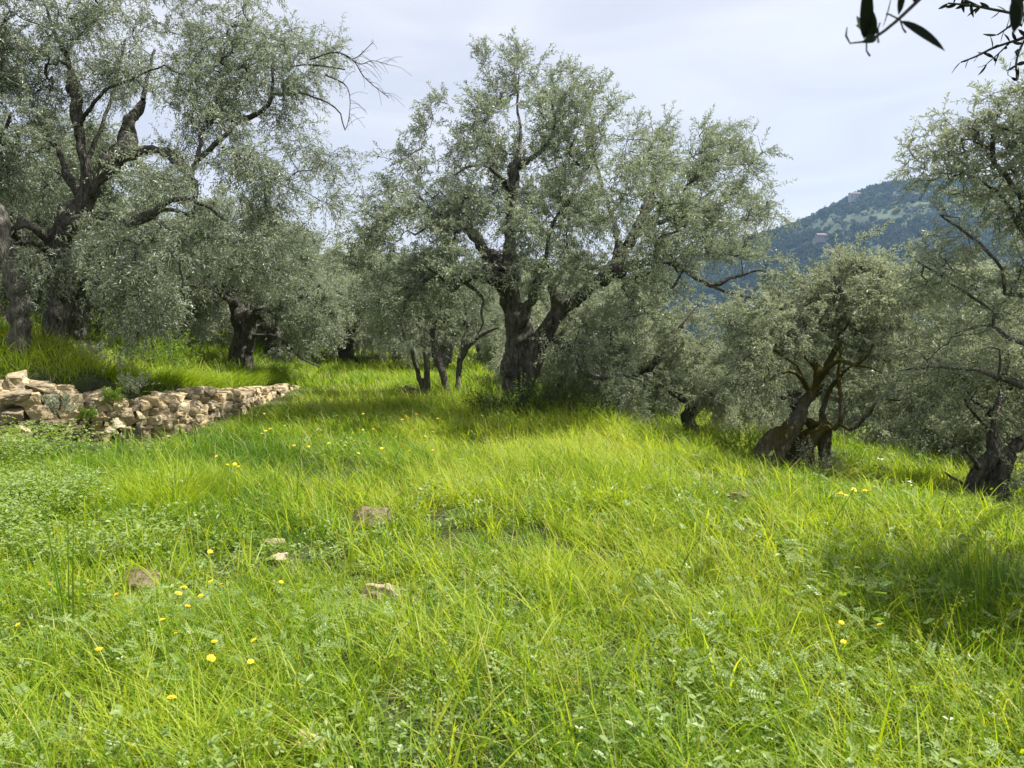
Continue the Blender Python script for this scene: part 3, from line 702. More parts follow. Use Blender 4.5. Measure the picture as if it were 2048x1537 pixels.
bl = [(1040, 175, 0.4, 90, 95, 1.0, 1), (1120, 230, 0.2, 100, 90, 1.3, 1), (1030, 100, 0.4, 30, 40, 0.4, 1.6), (950, 280, -0.1, 110, 85, 1.5, 1), (870, 210, 0.1, 25, 30, 0.4, 1.0), (845, 275, 0.1, 35, 40, 0.5, 0.9),
      (840, 400, 0.2, 100, 100, 1.8, 1), (770, 460, 0.2, 70, 80, 1.4, 1), (990, 400, -0.6, 130, 90, 1.6, 0.8), (1010, 430, 1.2, 170, 110, 1.0, 0.9), (1160, 340, 0.2, 130, 110, 1.9, 1),
      (1310, 330, 0.6, 110, 80, 1.6, 1), (1430, 330, 0.6, 90, 90, 1.4, 1), (1460, 245, 0.6, 35, 35, 0.5, 1.3), (1250, 410, -0.7, 130, 110, 1.5, 1), (1400, 440, 0.2, 130, 85, 1.8, 1.1), (1490, 400, 0.3, 50, 80, 1.0, 1),
      (1110, 480, -1.2, 120, 80, 0.8, 0.8), (1280, 500, -1.0, 130, 60, 1.0, 0.9), (820, 540, -0.7, 90, 70, 1.2, 1.1), (920, 490, -1.0, 100, 60, 0.9, 1.0), (1500, 500, -1.0, 75, 35, 0.8, 1.0), (1180, 660, -0.8, 70, 80, 0.6, 0.5), (1010, 510, -1.1, 70, 50, 0.6, 0.7),
      (790, 610, -1.0, 40, 70, 0.5, 0.7), (1270, 610, -1.2, 70, 50, 0.6, 0.5), (1260, 720, -1.1, 80, 60, 0.5, 0.55)]
bl = [(a, b + 22, c, d * 0.93, e * 0.9, f, g) for a, b, c, d, e, f, g in bl]
T.grow(blobs_to_targets(T.rng, bl, D3, 1500), zb[2] + 1.6)
finish_tree(T, 'large old olive with a split trunk in the middle of the meadow', zb, (M_BARK, M_LEAF), dict(voxel=0.02, disp=0.042, flute=0.24),
            dict(per_tip=5, leaf=0.07, wid=0.0165, pairs=9, tl=(0.22, 0.45), up=0.3))
# --- T1: the olive on the upper terrace, arching limbs
D1 = 11.2
T = Tree(11); zb = base_at(105, 690, D1)
pyb = 768.5 + F * math.tan(math.atan2(CAMZ - (zb[2] - 0.25), D1) - PITCH)
limbs_px(T, D1, [
    [(100, pyb, 0, 56.0), (108, 660, 0, 43.2), (118, 600, 0, 40.0), (120, 540, 0, 40.0), (118, 490, 0, 43.2), (135, 440, 0, 40.0), (165, 410, 0, 35.2), (180, 385, 0, 32.0), (172, 330, 0, 20.8), (158, 280, 0, 19.2), (155, 200, 0.1, 16.0), (135, 120, 0.2, 12.0), (110, 70, 0.3, 8.0), (90, 10, 0.4, 4.8)],
    [(180, 390, 0, 32.0), (200, 355, -0.1, 27.2), (230, 322, -0.2, 25.6), (275, 303, -0.3, 23.2), (320, 302, -0.4, 20.8), (350, 318, -0.5, 19.2), (378, 345, -0.6, 18.4), (385, 356, -0.6, 14.4), (392, 385, -0.6, 9), (386, 425, -0.65, 6), (392, 470, -0.7, 4)],
    [(380, 346, -0.6, 14.4), (396, 310, -0.5, 11.2), (405, 270, -0.3, 8.0), (430, 220, 0, 5.6), (450, 150, 0.2, 4.0)],
    [(240, 316, -0.2, 20.8), (250, 280, 0.1, 22.4), (262, 240, 0.2, 20.8), (275, 224, 0.3, 17.6), (290, 180, 0.4, 7.2), (310, 100, 0.6, 4.8)],
    [(165, 395, 0.1, 22.4), (135, 350, 0.4, 17.6), (120, 310, 0.6, 12.8), (95, 270, 0.8, 8.0), (60, 200, 1.0, 5.6), (30, 120, 1.0, 4.0)],
    [(125, 470, -0.1, 24.0), (160, 440, -0.4, 20.8), (205, 432, -0.6, 16.0), (240, 440, -0.7, 16.0), (272, 448, -0.8, 16.0), (300, 430, -0.9, 12.8), (330, 408, -1.0, 11.2), (370, 398, -1.1, 9.6), (410, 412, -1.2, 7.2), (450, 440, -1.2, 4.8)],
    [(272, 448, -0.8, 11.2), (310, 425, -0.6, 8.8), (350, 420, -0.5, 7.2), (385, 435, -0.4, 4.8)],
    [(310, 438, -0.9, 7.2), (335, 455, -1.1, 6.4), (350, 490, -1.2, 5.6), (362, 540, -1.3, 4.0), (370, 600, -1.4, 3.2)],
    [(112, 500, 0, 20.8), (80, 470, -0.3, 17.6), (45, 450, -0.5, 16.0), (10, 462, -0.6, 13.6), (-40, 480, -0.6, 9.6)],
    [(100, 510, 0, 11.2), (70, 488, -0.5, 9.6), (40, 485, -0.7, 6.4), (10, 495, -0.8, 4.8)],
    [(430, 230, 0, 7.2), (480, 240, -0.2, 11.2), (525, 222, -0.3, 9.6), (545, 190, -0.3, 7.2), (545, 130, -0.2, 4.8)],
    [(172, 330, 0, 11.2), (200, 260, 0.6, 8.0), (230, 170, 0.8, 5.6), (250, 80, 1.0, 4.0)],
    [(396, 320, -0.5, 7.2), (440, 280, -0.7, 8.0), (480, 242, -0.6, 8.8)],
    [(158, 250, 0.0, 8.0), (200, 190, -0.5, 6.4), (260, 160, -0.8, 4.8), (330, 130, -0.9, 3.2)],
    [(545, 190, -0.3, 5.6), (610, 190, -0.4, 4.0), (670, 215, -0.5, 3.2), (690, 260, -0.5, 2.4)],
    [(545, 140, -0.2, 4.0), (620, 130, -0.3, 3.2), (690, 140, -0.4, 2.4)],
], True)
bl = [(90, 60, 0.3, 140, 100, 1.5, 1), (260, 70, 0.5, 140, 110, 1.6, 1), (430, 80, 0.2, 120, 110, 1.4, 1), (560, 90, 0, 100, 110, 1.2, 1), (100, 230, 0.6, 130, 110, 1.6, 1), (300, 190, -0.7, 130, 80, 0.7, 0.9), (340, 170, 0.9, 160, 90, 1.0, 0.8), (500, 200, 0.0, 140, 90, 1.5, 1), (620, 210, -0.3, 70, 90, 0.9, 0.9),
      (60, 370, 0.6, 110, 80, 1.5, 1), (470, 330, -0.5, 140, 90, 1.4, 1.1), (610, 340, -0.5, 70, 80, 1.0, 1), (400, 300, 0.6, 120, 70, 1.0, 0.6), (330, 420, 0.8, 130, 60, 0.7, 0.5), (520, 430, -0.8, 130, 70, 1.1, 1), (430, 480, -1.2, 120, 60, 0.9, 0.9),
      (320, 530, -1.2, 100, 80, 0.8, 0.9), (230, 560, -1.3, 110, 90, 0.7, 0.8), (50, 540, -1.0, 80, 90, 0.6, 0.5), (640, 420, -0.5, 50, 50, 0.7, 0.8), (580, 510, -0.6, 60, 45, 0.7, 0.6), (180, 500, -1.0, 90, 60, 0.5, 0.5), (-80, 250, 0.3, 110, 200, 1.6, 0.8), (250, -80, 0.3, 330, 90, 1.5, 0.7), (270, 350, -1.2, 90, 50, 0.5, 0.35), (150, 400, -1.3, 90, 60, 0.5, 0.35), (210, 630, -0.9, 70, 40, 0.5, 0.8), (300, 620, -0.9, 70, 40, 0.6, 0.8), (560, 470, 0.3, 70, 60, 0.8, 0.6)]
T.grow(blobs_to_targets(T.rng, bl, D1, 1250), zb[2] + 1.2, sag=0.10)
# bare dead twigs at the right side of this crown
finish_tree(T, 'old olive with an arching limb standing on the terrace above the stone wall', zb, (M_BARK, M_LEAF), dict(voxel=0.022, disp=0.03, flute=0.16),
            dict(per_tip=5, leaf=0.066, wid=0.0145, pairs=9, tl=(0.25, 0.5), up=0.1, sagf=0.45, outw=0.2))
ROOTS = {}
# --- leaning trunk at the left edge, and one behind it
T = Tree(12); D = 10.4; zb = base_at(38, 670, D); pyb = 768.5 + F * math.tan(math.atan2(CAMZ - (zb[2] - 0.25), D) - PITCH)
limbs_px(T, D, [[(40, pyb, 0, 40), (38, 640, 0, 33), (34, 590, 0, 31), (16, 530, 0, 29), (2, 480, 0, 26), (-12, 430, 0, 27), (-40, 360, 0.1, 22), (-80, 280, 0.2, 16), (-120, 200, 0.2, 10)],
                [(-40, 360, 0.1, 14), (-10, 300, -0.3, 9), (20, 230, -0.5, 6)], [(-80, 280, 0.2, 12), (-150, 260, 0, 9), (-220, 250, -0.2, 6)]], True)
T.grow(blobs_to_targets(T.rng, [(-110, 150, 0, 110, 110, 1.2, 1), (10, 250, -0.7, 60, 60, 0.4, 0.4), (-220, 260, 0, 90, 90, 1, 1), (-60, 30, 0.2, 110, 70, 0.9, 1)], D, 420), zb[2] + 1.2)
finish_tree(T, 'leaning bare olive trunk cut by the left edge above the wall', zb, (M_BARKL, M_LEAF), dict(voxel=0.022, disp=0.02), dict(per_tip=5, leaf=0.066, wid=0.0145))
# --- T2: squat olive at the end of the stone wall
T = Tree(22); D = 18.6; zb = base_at(482, 738, D); pyb = 768.5 + F * math.tan(math.atan2(CAMZ - (zb[2] - 0.25), D) - PITCH)
limbs_px(T, D, [
    [(480, pyb, 0, 56), (482, 715, 0, 44), (490, 680, 0, 41), (488, 650, 0, 42), (478, 625, 0, 34), (462, 590, 0.2, 22), (440, 550, 0.4, 14), (420, 510, 0.6, 8)],
    [(495, 640, 0, 36), (512, 628, -0.2, 20), (530, 620, -0.4, 14), (560, 620, -0.7, 10), (600, 600, -0.9, 7), (640, 570, -1, 5)],
    [(490, 625, 0.1, 22), (496, 585, 0.3, 14), (510, 540, 0.5, 10), (530, 500, 0.6, 7)],
    [(505, 672, -0.1, 9), (545, 672, -0.4, 7), (580, 692, -0.7, 6), (605, 718, -0.9, 5), (640, 735, -1, 3)],
    [(500, 655, 0, 12), (540, 650, 0.3, 9), (555, 625, 0.5, 6)],
    [(475, 610, 0, 14), (455, 600, -0.6, 10), (420, 575, -1.0, 8), (370, 570, -1.2, 5)]], True)
T.grow(blobs_to_targets(T.rng, [(470, 500, 0.5, 120, 70, 2.2, 1), (370, 560, -0.4, 90, 70, 1.8, 1), (570, 530, 0, 100, 70, 2.0, 1), (620, 600, -0.6, 80, 60, 1.5, 1), (630, 670, -0.6, 60, 55, 1.2, 1), (500, 545, -1.3, 110, 35, 0.8, 0.6), (390, 640, 1.0, 60, 60, 1, 0.5), (580, 690, 0.6, 50, 35, 0.8, 0.6)], D, 850), zb[2] + 0.9)
finish_tree(T, 'squat dark trunked olive at the far end of the stone wall', zb, (M_BARK, M_LEAF), dict(voxel=0.03, disp=0.03, flute=0.18), dict(per_tip=5, leaf=0.085, wid=0.022, pairs=8))
# --- T4: slender many stemmed olive left of the big one
T = Tree(44); D = 15.2; zb = base_at(880, 796, D); pyb = 768.5 + F * math.tan(math.atan2(CAMZ - (zb[2] - 0.2), D) - PITCH)
limbs_px(T, D, [
    [(858, pyb, 0, 20), (856, 780, 0, 15), (855, 740, 0, 13), (849, 700, 0, 12), (842, 660, 0, 10), (838, 620, 0.2, 7), (815, 580, 0.3, 5)],
    [(850, pyb, 0, 14), (843, 775, 0, 11), (834, 735, -0.1, 11), (822, 700, -0.2, 10), (808, 665, -0.3, 8), (795, 630, -0.4, 6), (770, 610, -0.5, 5)],
    [(898, pyb, 0, 20), (893, 775, 0, 15), (880, 735, 0.1, 14), (870, 700, 0.2, 13), (866, 660, 0.3, 9), (880, 610, 0.4, 6)],
    [(908, pyb, 0, 16), (915, 775, 0, 12), (917, 735, 0.1, 12), (930, 700, 0.1, 12), (955, 675, 0.1, 11), (980, 660, 0.1, 9), (1000, 655, 0.1, 5)],
    [(918, 735, 0.1, 9), (926, 690, 0.4, 8), (935, 650, 0.5, 6), (930, 610, 0.6, 5)],
    [(842, 665, 0, 8), (830, 640, 0.3, 7), (818, 630, 0.4, 5)],
    [(866, 660, 0.3, 8), (890, 640, 0.2, 7), (870, 635, 0, 5)]], True)
T.grow(blobs_to_targets(T.rng, [(800, 590, 0, 80, 60, 1.2, 1), (900, 600, 0.3, 90, 50, 1.2, 1), (960, 640, 0.3, 60, 45, 1.0, 0.9), (770, 650, -0.3, 50, 50, 0.9, 0.8), (870, 660, -0.6, 70, 40, 0.5, 0.35), (860, 540, 0.3, 90, 40, 1.0, 0.8)], D, 420), zb[2] + 1.0)
finish_tree(T, 'young olive of several slender stems left of the big split olive', zb, (M_BARKL, M_LEAF), dict(voxel=0.02, disp=0.008, thick=0.03, flute=0.08), dict(per_tip=4, leaf=0.075, wid=0.018, pairs=8))
# --- T6: leaning mossy olive on the lower terrace
T = Tree(66); D = 10.0; zb = base_at(1585, 945, D); pyb = 768.5 + F * math.tan(math.atan2(CAMZ - (zb[2] - 0.2), D) - PITCH)
limbs_px(T, D, [
    [(1508, pyb, 0, 50), (1535, 908, 0, 46), (1562, 882, 0, 40), (1584, 860, 0, 36), (1600, 835, 0, 27), (1614, 810, 0, 23), (1626, 785, 0, 20), (1636, 755, 0, 20), (1640, 742, 0, 17), (1622, 722, 0.1, 13), (1598, 700, 0.2, 11), (1588, 680, 0.2, 10), (1575, 650, 0.3, 7), (1560, 620, 0.3, 5)],
    [(1612, pyb, 0.0, 46), (1610, 920, -0.02, 36), (1616, 890, -0.04, 30), (1632, 870, -0.06, 29), (1648, 858, -0.08, 22), (1668, 858, -0.1, 10), (1680, 848, -0.15, 9), (1700, 862, -0.2, 8), (1728, 838, -0.4, 8), (1745, 818, -0.5, 7), (1755, 800, -0.6, 5), (1800, 802, -0.7, 3)],
    [(1604, pyb, 0.2, 56), (1604, 905, 0.2, 46), (1614, 880, 0.18, 34), (1630, 862, 0.12, 18)],
    [(1560, pyb, 0.15, 56), (1576, 905, 0.15, 40), (1590, 880, 0.12, 20)],
    [(1585, 868, 0.0, 30), (1574, 854, 0.02, 24), (1574, 842, 0.04, 10)],
    [(1600, 838, 0.1, 16), (1618, 845, 0.15, 18), (1640, 852, 0.12, 16)],
    [(1650, 858, 0.15, 26), (1644, 880, 0.16, 26), (1646, 910, 0.16, 24), (1648, pyb, 0.16, 32)],
    [(1680, 850, -0.15, 9), (1683, 830, -0.15, 9), (1678, 790, -0.1, 8), (1678, 740, 0, 7), (1680, 715, 0, 5), (1685, 660, 0.1, 4)],
    [(1638, 755, 0, 14), (1655, 735, -0.3, 11), (1680, 720, -0.5, 8), (1712, 732, -0.7, 8), (1730, 715, -0.8, 7), (1745, 690, -0.9, 5)],
    [(1645, 745, 0, 12), (1662, 715, 0.3, 10), (1676, 690, 0.5, 8), (1690, 640, 0.7, 6), (1700, 590, 0.8, 4)],
    [(1616, 782, 0, 14), (1606, 760, -0.2, 10), (1590, 745, -0.4, 8), (1560, 748, -0.7, 6), (1530, 765, -0.9, 4)],
    [(1645, 845, 0.2, 14), (1648, 810, 0.2, 10), (1660, 780, 0.2, 9), (1680, 755, 0.1, 7), (1700, 735, 0, 5)],
    [(1606, 760, -0.2, 6), (1590, 730, -0.2, 5), (1550, 700, -0.2, 4)],
    [(1712, 732, -0.7, 5), (1740, 735, -0.8, 4), (1760, 745, -0.8, 3)]], True)
T.grow(blobs_to_targets(T.rng, [(1545, 650, 0.2, 75, 55, 1.3, 1), (1640, 620, 0.4, 90, 55, 1.5, 1), (1740, 610, 0.2, 80, 70, 1.4, 1), (1730, 540, 0.5, 50, 45, 1.0, 0.8), (1490, 690, -0.1, 45, 50, 0.8, 0.7), (1780, 680, -0.1, 60, 70, 0.9, 0.7), (1620, 680, 0.9, 100, 45, 0.5, 0.4), (1470, 750, 0.2, 40, 40, 0.5, 0.4), (1790, 770, 0.4, 55, 45, 0.6, 0.5)], D, 700), zb[2] + 1.0)
finish_tree(T, 'leaning olive with a mossy twisted hollow trunk on the lower terrace', zb, (M_BARKM, M_LEAFP), dict(voxel=0.018, disp=0.03, flute=0.24), dict(per_tip=5, leaf=0.06, wid=0.015, pairs=9, tl=(0.16, 0.32)))
# --- T7: stocky dark olive at the right edge
T = Tree(77); D = 8.6; zb = base_at(1962, 1030, D); pyb = 768.5 + F * math.tan(math.atan2(CAMZ - (zb[2] - 0.2), D) - PITCH)
limbs_px(T, D, [
    [(1938, pyb, 0, 34), (1936, 995, 0, 25), (1942, 970, 0, 22), (1955, 945, 0, 22), (1972, 928, 0, 22), (1985, 905, 0, 22)],
    [(1990, pyb, 0.1, 64), (1986, 1000, 0.1, 60), (1988, 965, 0.1, 52), (1998, 935, 0.1, 46), (2005, 915, 0.1, 40), (1990, 895, 0.0, 30), (1982, 870, 0, 22), (1990, 840, 0, 18), (1998, 810, 0.1, 14), (2010, 750, 0.3, 10), (2020, 680, 0.4, 7)],
    [(2005, 920, 0.1, 34), (2025, 900, 0.2, 22), (2050, 880, 0.3, 16), (2090, 830, 0.4, 12), (2130, 760, 0.5, 8)],
    [(1960, 938, 0, 12), (1948, 920, -0.3, 9), (1936, 908, -0.4, 7), (1930, 890, -0.5, 5)],
    [(1936, 975, 0, 8), (1920, 965, -0.2, 6), (1905, 955, -0.3, 5), (1890, 945, -0.3, 3)],
    [(1985, 865, 0, 9), (1960, 840, -0.4, 7), (1930, 800, -0.6, 5)]], True)
T.grow(blobs_to_targets(T.rng, [(1930, 790, 0.2, 80, 80, 1.0, 1), (2010, 760, 0.3, 90, 90, 1.2, 1), (1850, 850, 0.6, 50, 50, 0.7, 0.5), (2100, 780, 0.3, 100, 110, 1.2, 1), (2070, 960, -0.2, 60, 50, 0.6, 0.6), (1860, 760, 0.4, 70, 60, 1, 0.9)], D, 400), zb[2] + 0.9)
finish_tree(T, 'stocky dark olive with a hole through its trunk at the right edge', zb, (M_BARK, M_LEAFP), dict(voxel=0.018, disp=0.025, flute=0.2), dict(per_tip=5, leaf=0.06, wid=0.015, pairs=9, tl=(0.18, 0.36)))
# --- T8: tree beyond the right edge whose limbs reach into the picture
T = Tree(88); D = 7.6; bx = 5.9; zb = A([bx, 7.4, float(ter(bx, 7.4))])
T.add_limb(A([[bx, 7.4, zb[2] - 0.2, 0.26], [bx - 0.05, 7.4, zb[2] + 0.6, 0.2], [bx - 0.1, 7.4, zb[2] + 1.2, 0.19], [bx - 0.25, 7.5, zb[2] + 1.75, 0.15]]), False)
limbs_px(T, D, [])
def add_px(T, d0, lb): T.add_limb(A([list(pix(px, py, d0 + dd)) + [wpx / 2 * (d0 + dd) / F] for px, py, dd, wpx in lb]))
add_px(T, D, [(2150, 790, -0.1, 30.0), (2090, 768, -0.1, 21.0), (2048, 770, 0, 16.5), (2022, 762, 0, 13.5), (1990, 752, 0, 10.5), (1955, 740, 0, 7.5), (1900, 735, 0.1, 6.0), (1850, 736, 0.2, 4.5), (1800, 742, 0.3, 3.0)])
add_px(T, D, [(2130, 760, 0.1, 16.5), (2080, 710, 0.2, 12.8), (2045, 686, 0.3, 10.5), (2010, 676, 0.3, 9.8), (1985, 650, 0.4, 7.5), (1950, 655, 0.5, 5.2), (1910, 668, 0.6, 3.8)])
add_px(T, D, [(1988, 655, 0.4, 6.8), (1984, 622, 0.4, 6.8), (1965, 605, 0.4, 6.0), (1920, 578, 0.5, 5.2), (1870, 545, 0.6, 3.8), (1830, 520, 0.6, 2.2)])
add_px(T, D, [(2150, 760, 0.2, 19.5), (2110, 640, 0.4, 13.5), (2050, 590, 0.4, 10.5), (2010, 590, 0.4, 6.8), (2005, 540, 0.4, 6.0), (1960, 490, 0.4, 6.0), (1910, 450, 0.5, 4.5), (1880, 430, 0.5, 3.0)])
add_px(T, D, [(2120, 650, 0.4, 13.5), (2080, 520, 0.5, 10.5), (2035, 445, 0.5, 8.2), (2005, 395, 0.5, 6.8), (1960, 360, 0.5, 4.5), (1920, 340, 0.5, 3.0)])
add_px(T, D, [(2035, 450, 0.5, 6.8), (2048, 410, 0.4, 7.5), (2010, 350, 0.4, 5.2), (1985, 310, 0.4, 3.8), (1990, 250, 0.4, 3.0)])
add_px(T, D, [(2022, 762, 0, 7.5), (1998, 750, -0.3, 5.2), (2000, 700, -0.4, 3.8), (1960, 700, -0.4, 3.0)])
add_px(T, D, [(2150, 700, 0.2, 15.0), (2200, 560, 0, 10.5), (2230, 420, -0.1, 6.8)])
T.add_limb(A([[bx - 0.1, 7.4, zb[2] + 1.3, 0.05], [bx + 0.1, 6.6, zb[2] + 2.5, 0.04], [bx - 0.3, 5.7, zb[2] + 3.6, 0.03], [bx - 1.0, 4.6, zb[2] + 4.1, 0.02]]))
q8 = norm(T.rng.normal(size=(300, 3))) * T.rng.random((300, 1)) ** 0.45 * A([0.8, 0.9, 0.6]) + A([4.75, 4.2, 3.35])
T.grow(np.concatenate([q8, blobs_to_targets(T.rng, [(1960, 290, 0.5, 80, 70, 0.8, 1), (2020, 240, 0.4, 50, 60, 0.7, 0.9), (1900, 350, 0.5, 45, 45, 0.5, 0.8), (2030, 340, 0.5, 60, 70, 0.7, 0.8), (1890, 470, 0.6, 60, 50, 0.6, 0.7), (1960, 560, 0.6, 80, 60, 0.6, 0.5), (1860, 560, 0.6, 70, 60, 0.6, 0.7), (1900, 690, 0.3, 90, 50, 0.5, 0.5), (2040, 620, 0.6, 50, 80, 0.6, 0.4), (2130, 450, 0.3, 90, 140, 1, 1), (2200, 280, 0, 110, 130, 1, 1)], D, 620)]), zb[2] + 1.6)
finish_tree(T, 'olive mostly beyond the right edge with branches reaching over the hill view', zb, (M_BARKL, M_LEAFP), dict(voxel=0.022, disp=0.02), dict(per_tip=4, leaf=0.06, wid=0.0145, pairs=8, tl=(0.18, 0.34)))

# --- generic olives for the grove behind
def generic(seed, leaf, wid, ntip, h=4.2, mats=(M_BARK, M_LEAFP), per_tip=5, low=0.65):
    T = Tree(seed); r = T.rng; th = r.uniform(1.0, 1.4)
    T.add_limb(A([[0, 0, -0.3, 0.36], [0.02, 0, 0.3, 0.26], [r.normal(0, 0.1), r.normal(0, 0.1), 0.8, 0.23], [r.normal(0, 0.15), r.normal(0, 0.15), th, 0.22]]), False)
    ntr = len(T.P) - 2; nb_ = r.integers(3, 5); a0 = r.uniform(0, 6.28); cents = []
    for k in range(nb_):
        a = a0 + k * 6.283 / nb_ + r.normal(0, 0.25); rr = r.uniform(1.1, 1.7); zz = r.uniform(0.55, 0.8) * h
        e = A([math.cos(a) * rr, math.sin(a) * rr, zz]); st = A(T.P[ntr])
        m1 = st * 0.55 + e * 0.45 + A([math.cos(a), math.sin(a), 0]) * 0.25 + r.normal(0, 0.12, 3)
        T.add_limb(A([[*st, 0.14], [*m1, 0.09], [*e, 0.04], [*(e + A([math.cos(a + 0.4) * 0.5, math.sin(a + 0.4) * 0.5, 0.5])), 0.015]]))
        cents.append((e, r.uniform(0.9, 1.35)))
        f = m1 + A([math.cos(a - 0.7) * 0.9, math.sin(a - 0.7) * 0.9, 0.3]); T.add_limb(A([[*m1, 0.05], [*((m1 + f) / 2 + A([0, 0, 0.15])), 0.035], [*f, 0.015]])); cents.append((f + A([0, 0, -0.1]), r.uniform(0.7, 1.0))); cents.append((A([math.cos(a + 0.35) * (rr + 0.5), math.sin(a + 0.35) * (rr + 0.5), 1.15 + r.uniform(-0.2, 0.3)]), 0.85))
    cents.append((A([r.normal(0, 0.3), r.normal(0, 0.3), h * 0.85]), 1.2))
    tg = []
    wts = A([c[1] ** 2.4 for c in cents]); wts /= wts.sum()
    for (c, rad), w_ in zip(cents, wts):
        k = int(ntip * w_); kc = max(2, k // 9); q = norm(r.normal(size=(kc, 3))) * r.random((kc, 1)) ** 0.45
        tg.append(np.repeat(c + q * A([rad, rad, rad * 0.85]), 9, 0) + r.normal(0, 0.16, (kc * 9, 3)))
    tg = np.concatenate(tg); tg = tg[tg[:, 2] > low]
    T.grow(tg, 0.8)
    root = finish_tree(T, 'olive', A([0, 0, 0]), mats, dict(voxel=0.035, disp=0.03, flute=0.16), dict(per_tip=per_tip, leaf=leaf, wid=wid, pairs=7, tl=(0.25, 0.5), sagf=0.5, up=0.1), group='olives of the grove behind')
    return root
G = [generic(101, 0.10, 0.028, 760), generic(102, 0.10, 0.028, 760, 3.9, (M_BARKL, M_LEAFP)), generic(103, 0.10, 0.028, 780, 4.4, (M_BARK, M_LEAF)), generic(104, 0.10, 0.028, 760, 3.6, (M_BARKL, M_LEAFP)),
     generic(105, 0.13, 0.036, 540, 4.2, (M_BARK, M_LEAFP), 5)]
BG = [  # x, y, variant, scale, label
    (2.05, 13.9, 3, 0.72, 'small drooping pale olive right of the big split olive, over a thin stub trunk'),
    (-8.6, 14.6, 2, 0.95, 'dark olive behind the arching limb tree on the terrace'),
    (-10.2, 12.4, 0, 0.95, 'olive behind the leaning trunk at the left edge'),
    (-12.0, 17.5, 1, 1.0, 'shaded olive deep in the upper terrace grove'),
    (-10.2, 21.0, 2, 1.0, 'olive left behind the squat trunked olive'),
    (-14.5, 23.0, 4, 1.15, 'tall olive far up the left terraces'),
    (-8.4, 25.0, 3, 1.1, 'pale rounded olive right behind the squat trunked olive'),
    (-6.6, 29.0, 1, 1.1, 'pale olive beside the far end of the grass strip, left side'),
    (-11.5, 30.0, 0, 1.2, 'olive in the far left of the grove'),
    (-3.6, 29.5, 4, 0.95, 'grey olive closing the far end of the grass strip'),
    (-2.2, 23.0, 1, 0.85, 'pale olive behind the many stemmed young olive'),
    (-1.2, 33.0, 4, 1.0, 'small far olive seen between the stems of the young olive'),
    (1.3, 18.5, 0, 0.82, 'olive directly behind the big split trunk'),
    (0.6, 26.5, 4, 0.9, 'far olive behind the crotch of the big split olive'),
    (3.6, 17.0, 1, 0.80, 'pale olive behind the drooping branch of the big olive'),
    (5.4, 14.2, 3, 0.85, 'silvery olive right behind the leaning mossy olive'),
    (4.9, 21.5, 4, 0.85, 'pale olive below the blue gap in the hill view'),
    (8.0, 13.2, 1, 0.92, 'olive between the mossy olive and the stocky dark olive'),
    (7.0, 18.5, 0, 0.95, 'olive on the lower slope behind the mossy olive'),
    (10.8, 17.0, 3, 1.05, 'pale crowned olive above the lower terrace on the right'),
    (9.4, 9.6, 2, 0.8, 'dark olive behind the stocky olive at the right edge'),
    (12.5, 12.8, 1, 1.0, 'olive beyond the stocky olive, far right'),
    (9.0, 24.5, 4, 1.0, 'distant olive low on the right slope'),
    (14.5, 22.0, 4, 1.1, 'distant olive at the right, behind the branches'),
    (2.2, 30.0, 4, 1.0, 'distant olive down the slope, right of the big trunk'),
    (6.2, 30.0, 4, 1.0, 'distant olive in the dip before the far hill'),
    (-17.5, 15.5, 2, 1.1, 'olive at the far left behind the terrace trees'),
    (-18.0, 30.0, 4, 1.2, 'tall far olive at the top of the left terraces'),
    (-5.2, 40.0, 4, 1.1, 'farthest olive at the end of the grass strip'),
    (11.5, 32.0, 4, 1.1, 'far olive lowest on the right slope'),
    (-9.0, 18.2, 3, 0.85, 'olive on the terrace between the arching limb tree and the squat olive'),
    (-11.8, 14.2, 1, 0.9, 'olive behind the terrace bank at the far left'),
    (-7.2, 22.6, 0, 0.8, 'olive touching the right side of the squat trunked olive'),
    (-5.6, 25.6, 3, 0.85, 'low olive at the left of the grass strip end'),
    (-4.0, 25.8, 2, 0.7, 'low dark olive closing the grass strip'),
    (3.2, 13.2, 0, 0.55, 'low grey bushy olive left of the mossy olive'),
    (1.0, 15.6, 3, 0.62, 'low pale olive close behind the big split trunk'),
    (8.2, 11.6, 3, 0.62, 'low pale olive just left of the stocky dark olive'),
    (9.2, 15.0, 3, 0.9, 'broad pale olive in the middle of the lower terrace'),
    (4.0, 24.5, 4, 0.9, 'grey olive sunk in the dip right of the big olive'),
    (-13.5, 11.5, 2, 1.0, 'olive beyond the left edge behind the leaning trunk'),
    (-8.8, 28.0, 4, 1.0, 'far pale olive left of the grass strip'),
]
HT = [4.2, 3.9, 4.4, 3.6, 4.2]
def lim(px): return np.interp(px, [1330, 1390, 1480, 1560, 1620, 1690, 1760, 1850, 2000], [640, 685, 690, 650, 590, 510, 440, 420, 400])
used = set(); rb = random.Random(3)
for x, y, v_, sc_, lab in BG:
    loc = (x, y, float(ter(x, y))); px = 1024 + F * x / y
    if px > 1330:                                   # keep the crowns below the far hill as it shows in the picture
        mxh = CAMZ + (637 - lim(px)) / F * y - loc[2]; sc_ = min(sc_, max(0.45, mxh / (HT[v_] + 0.75)))
    if v_ not in used:
        o = G[v_]; used.add(v_); o.location = loc; o.rotation_euler = (0, 0, rb.uniform(0, 6.28)); o.scale = (sc_,) * 3; o['label'] = lab
    else: dup(G[v_], lab, loc, rb.uniform(0, 6.28), sc_)

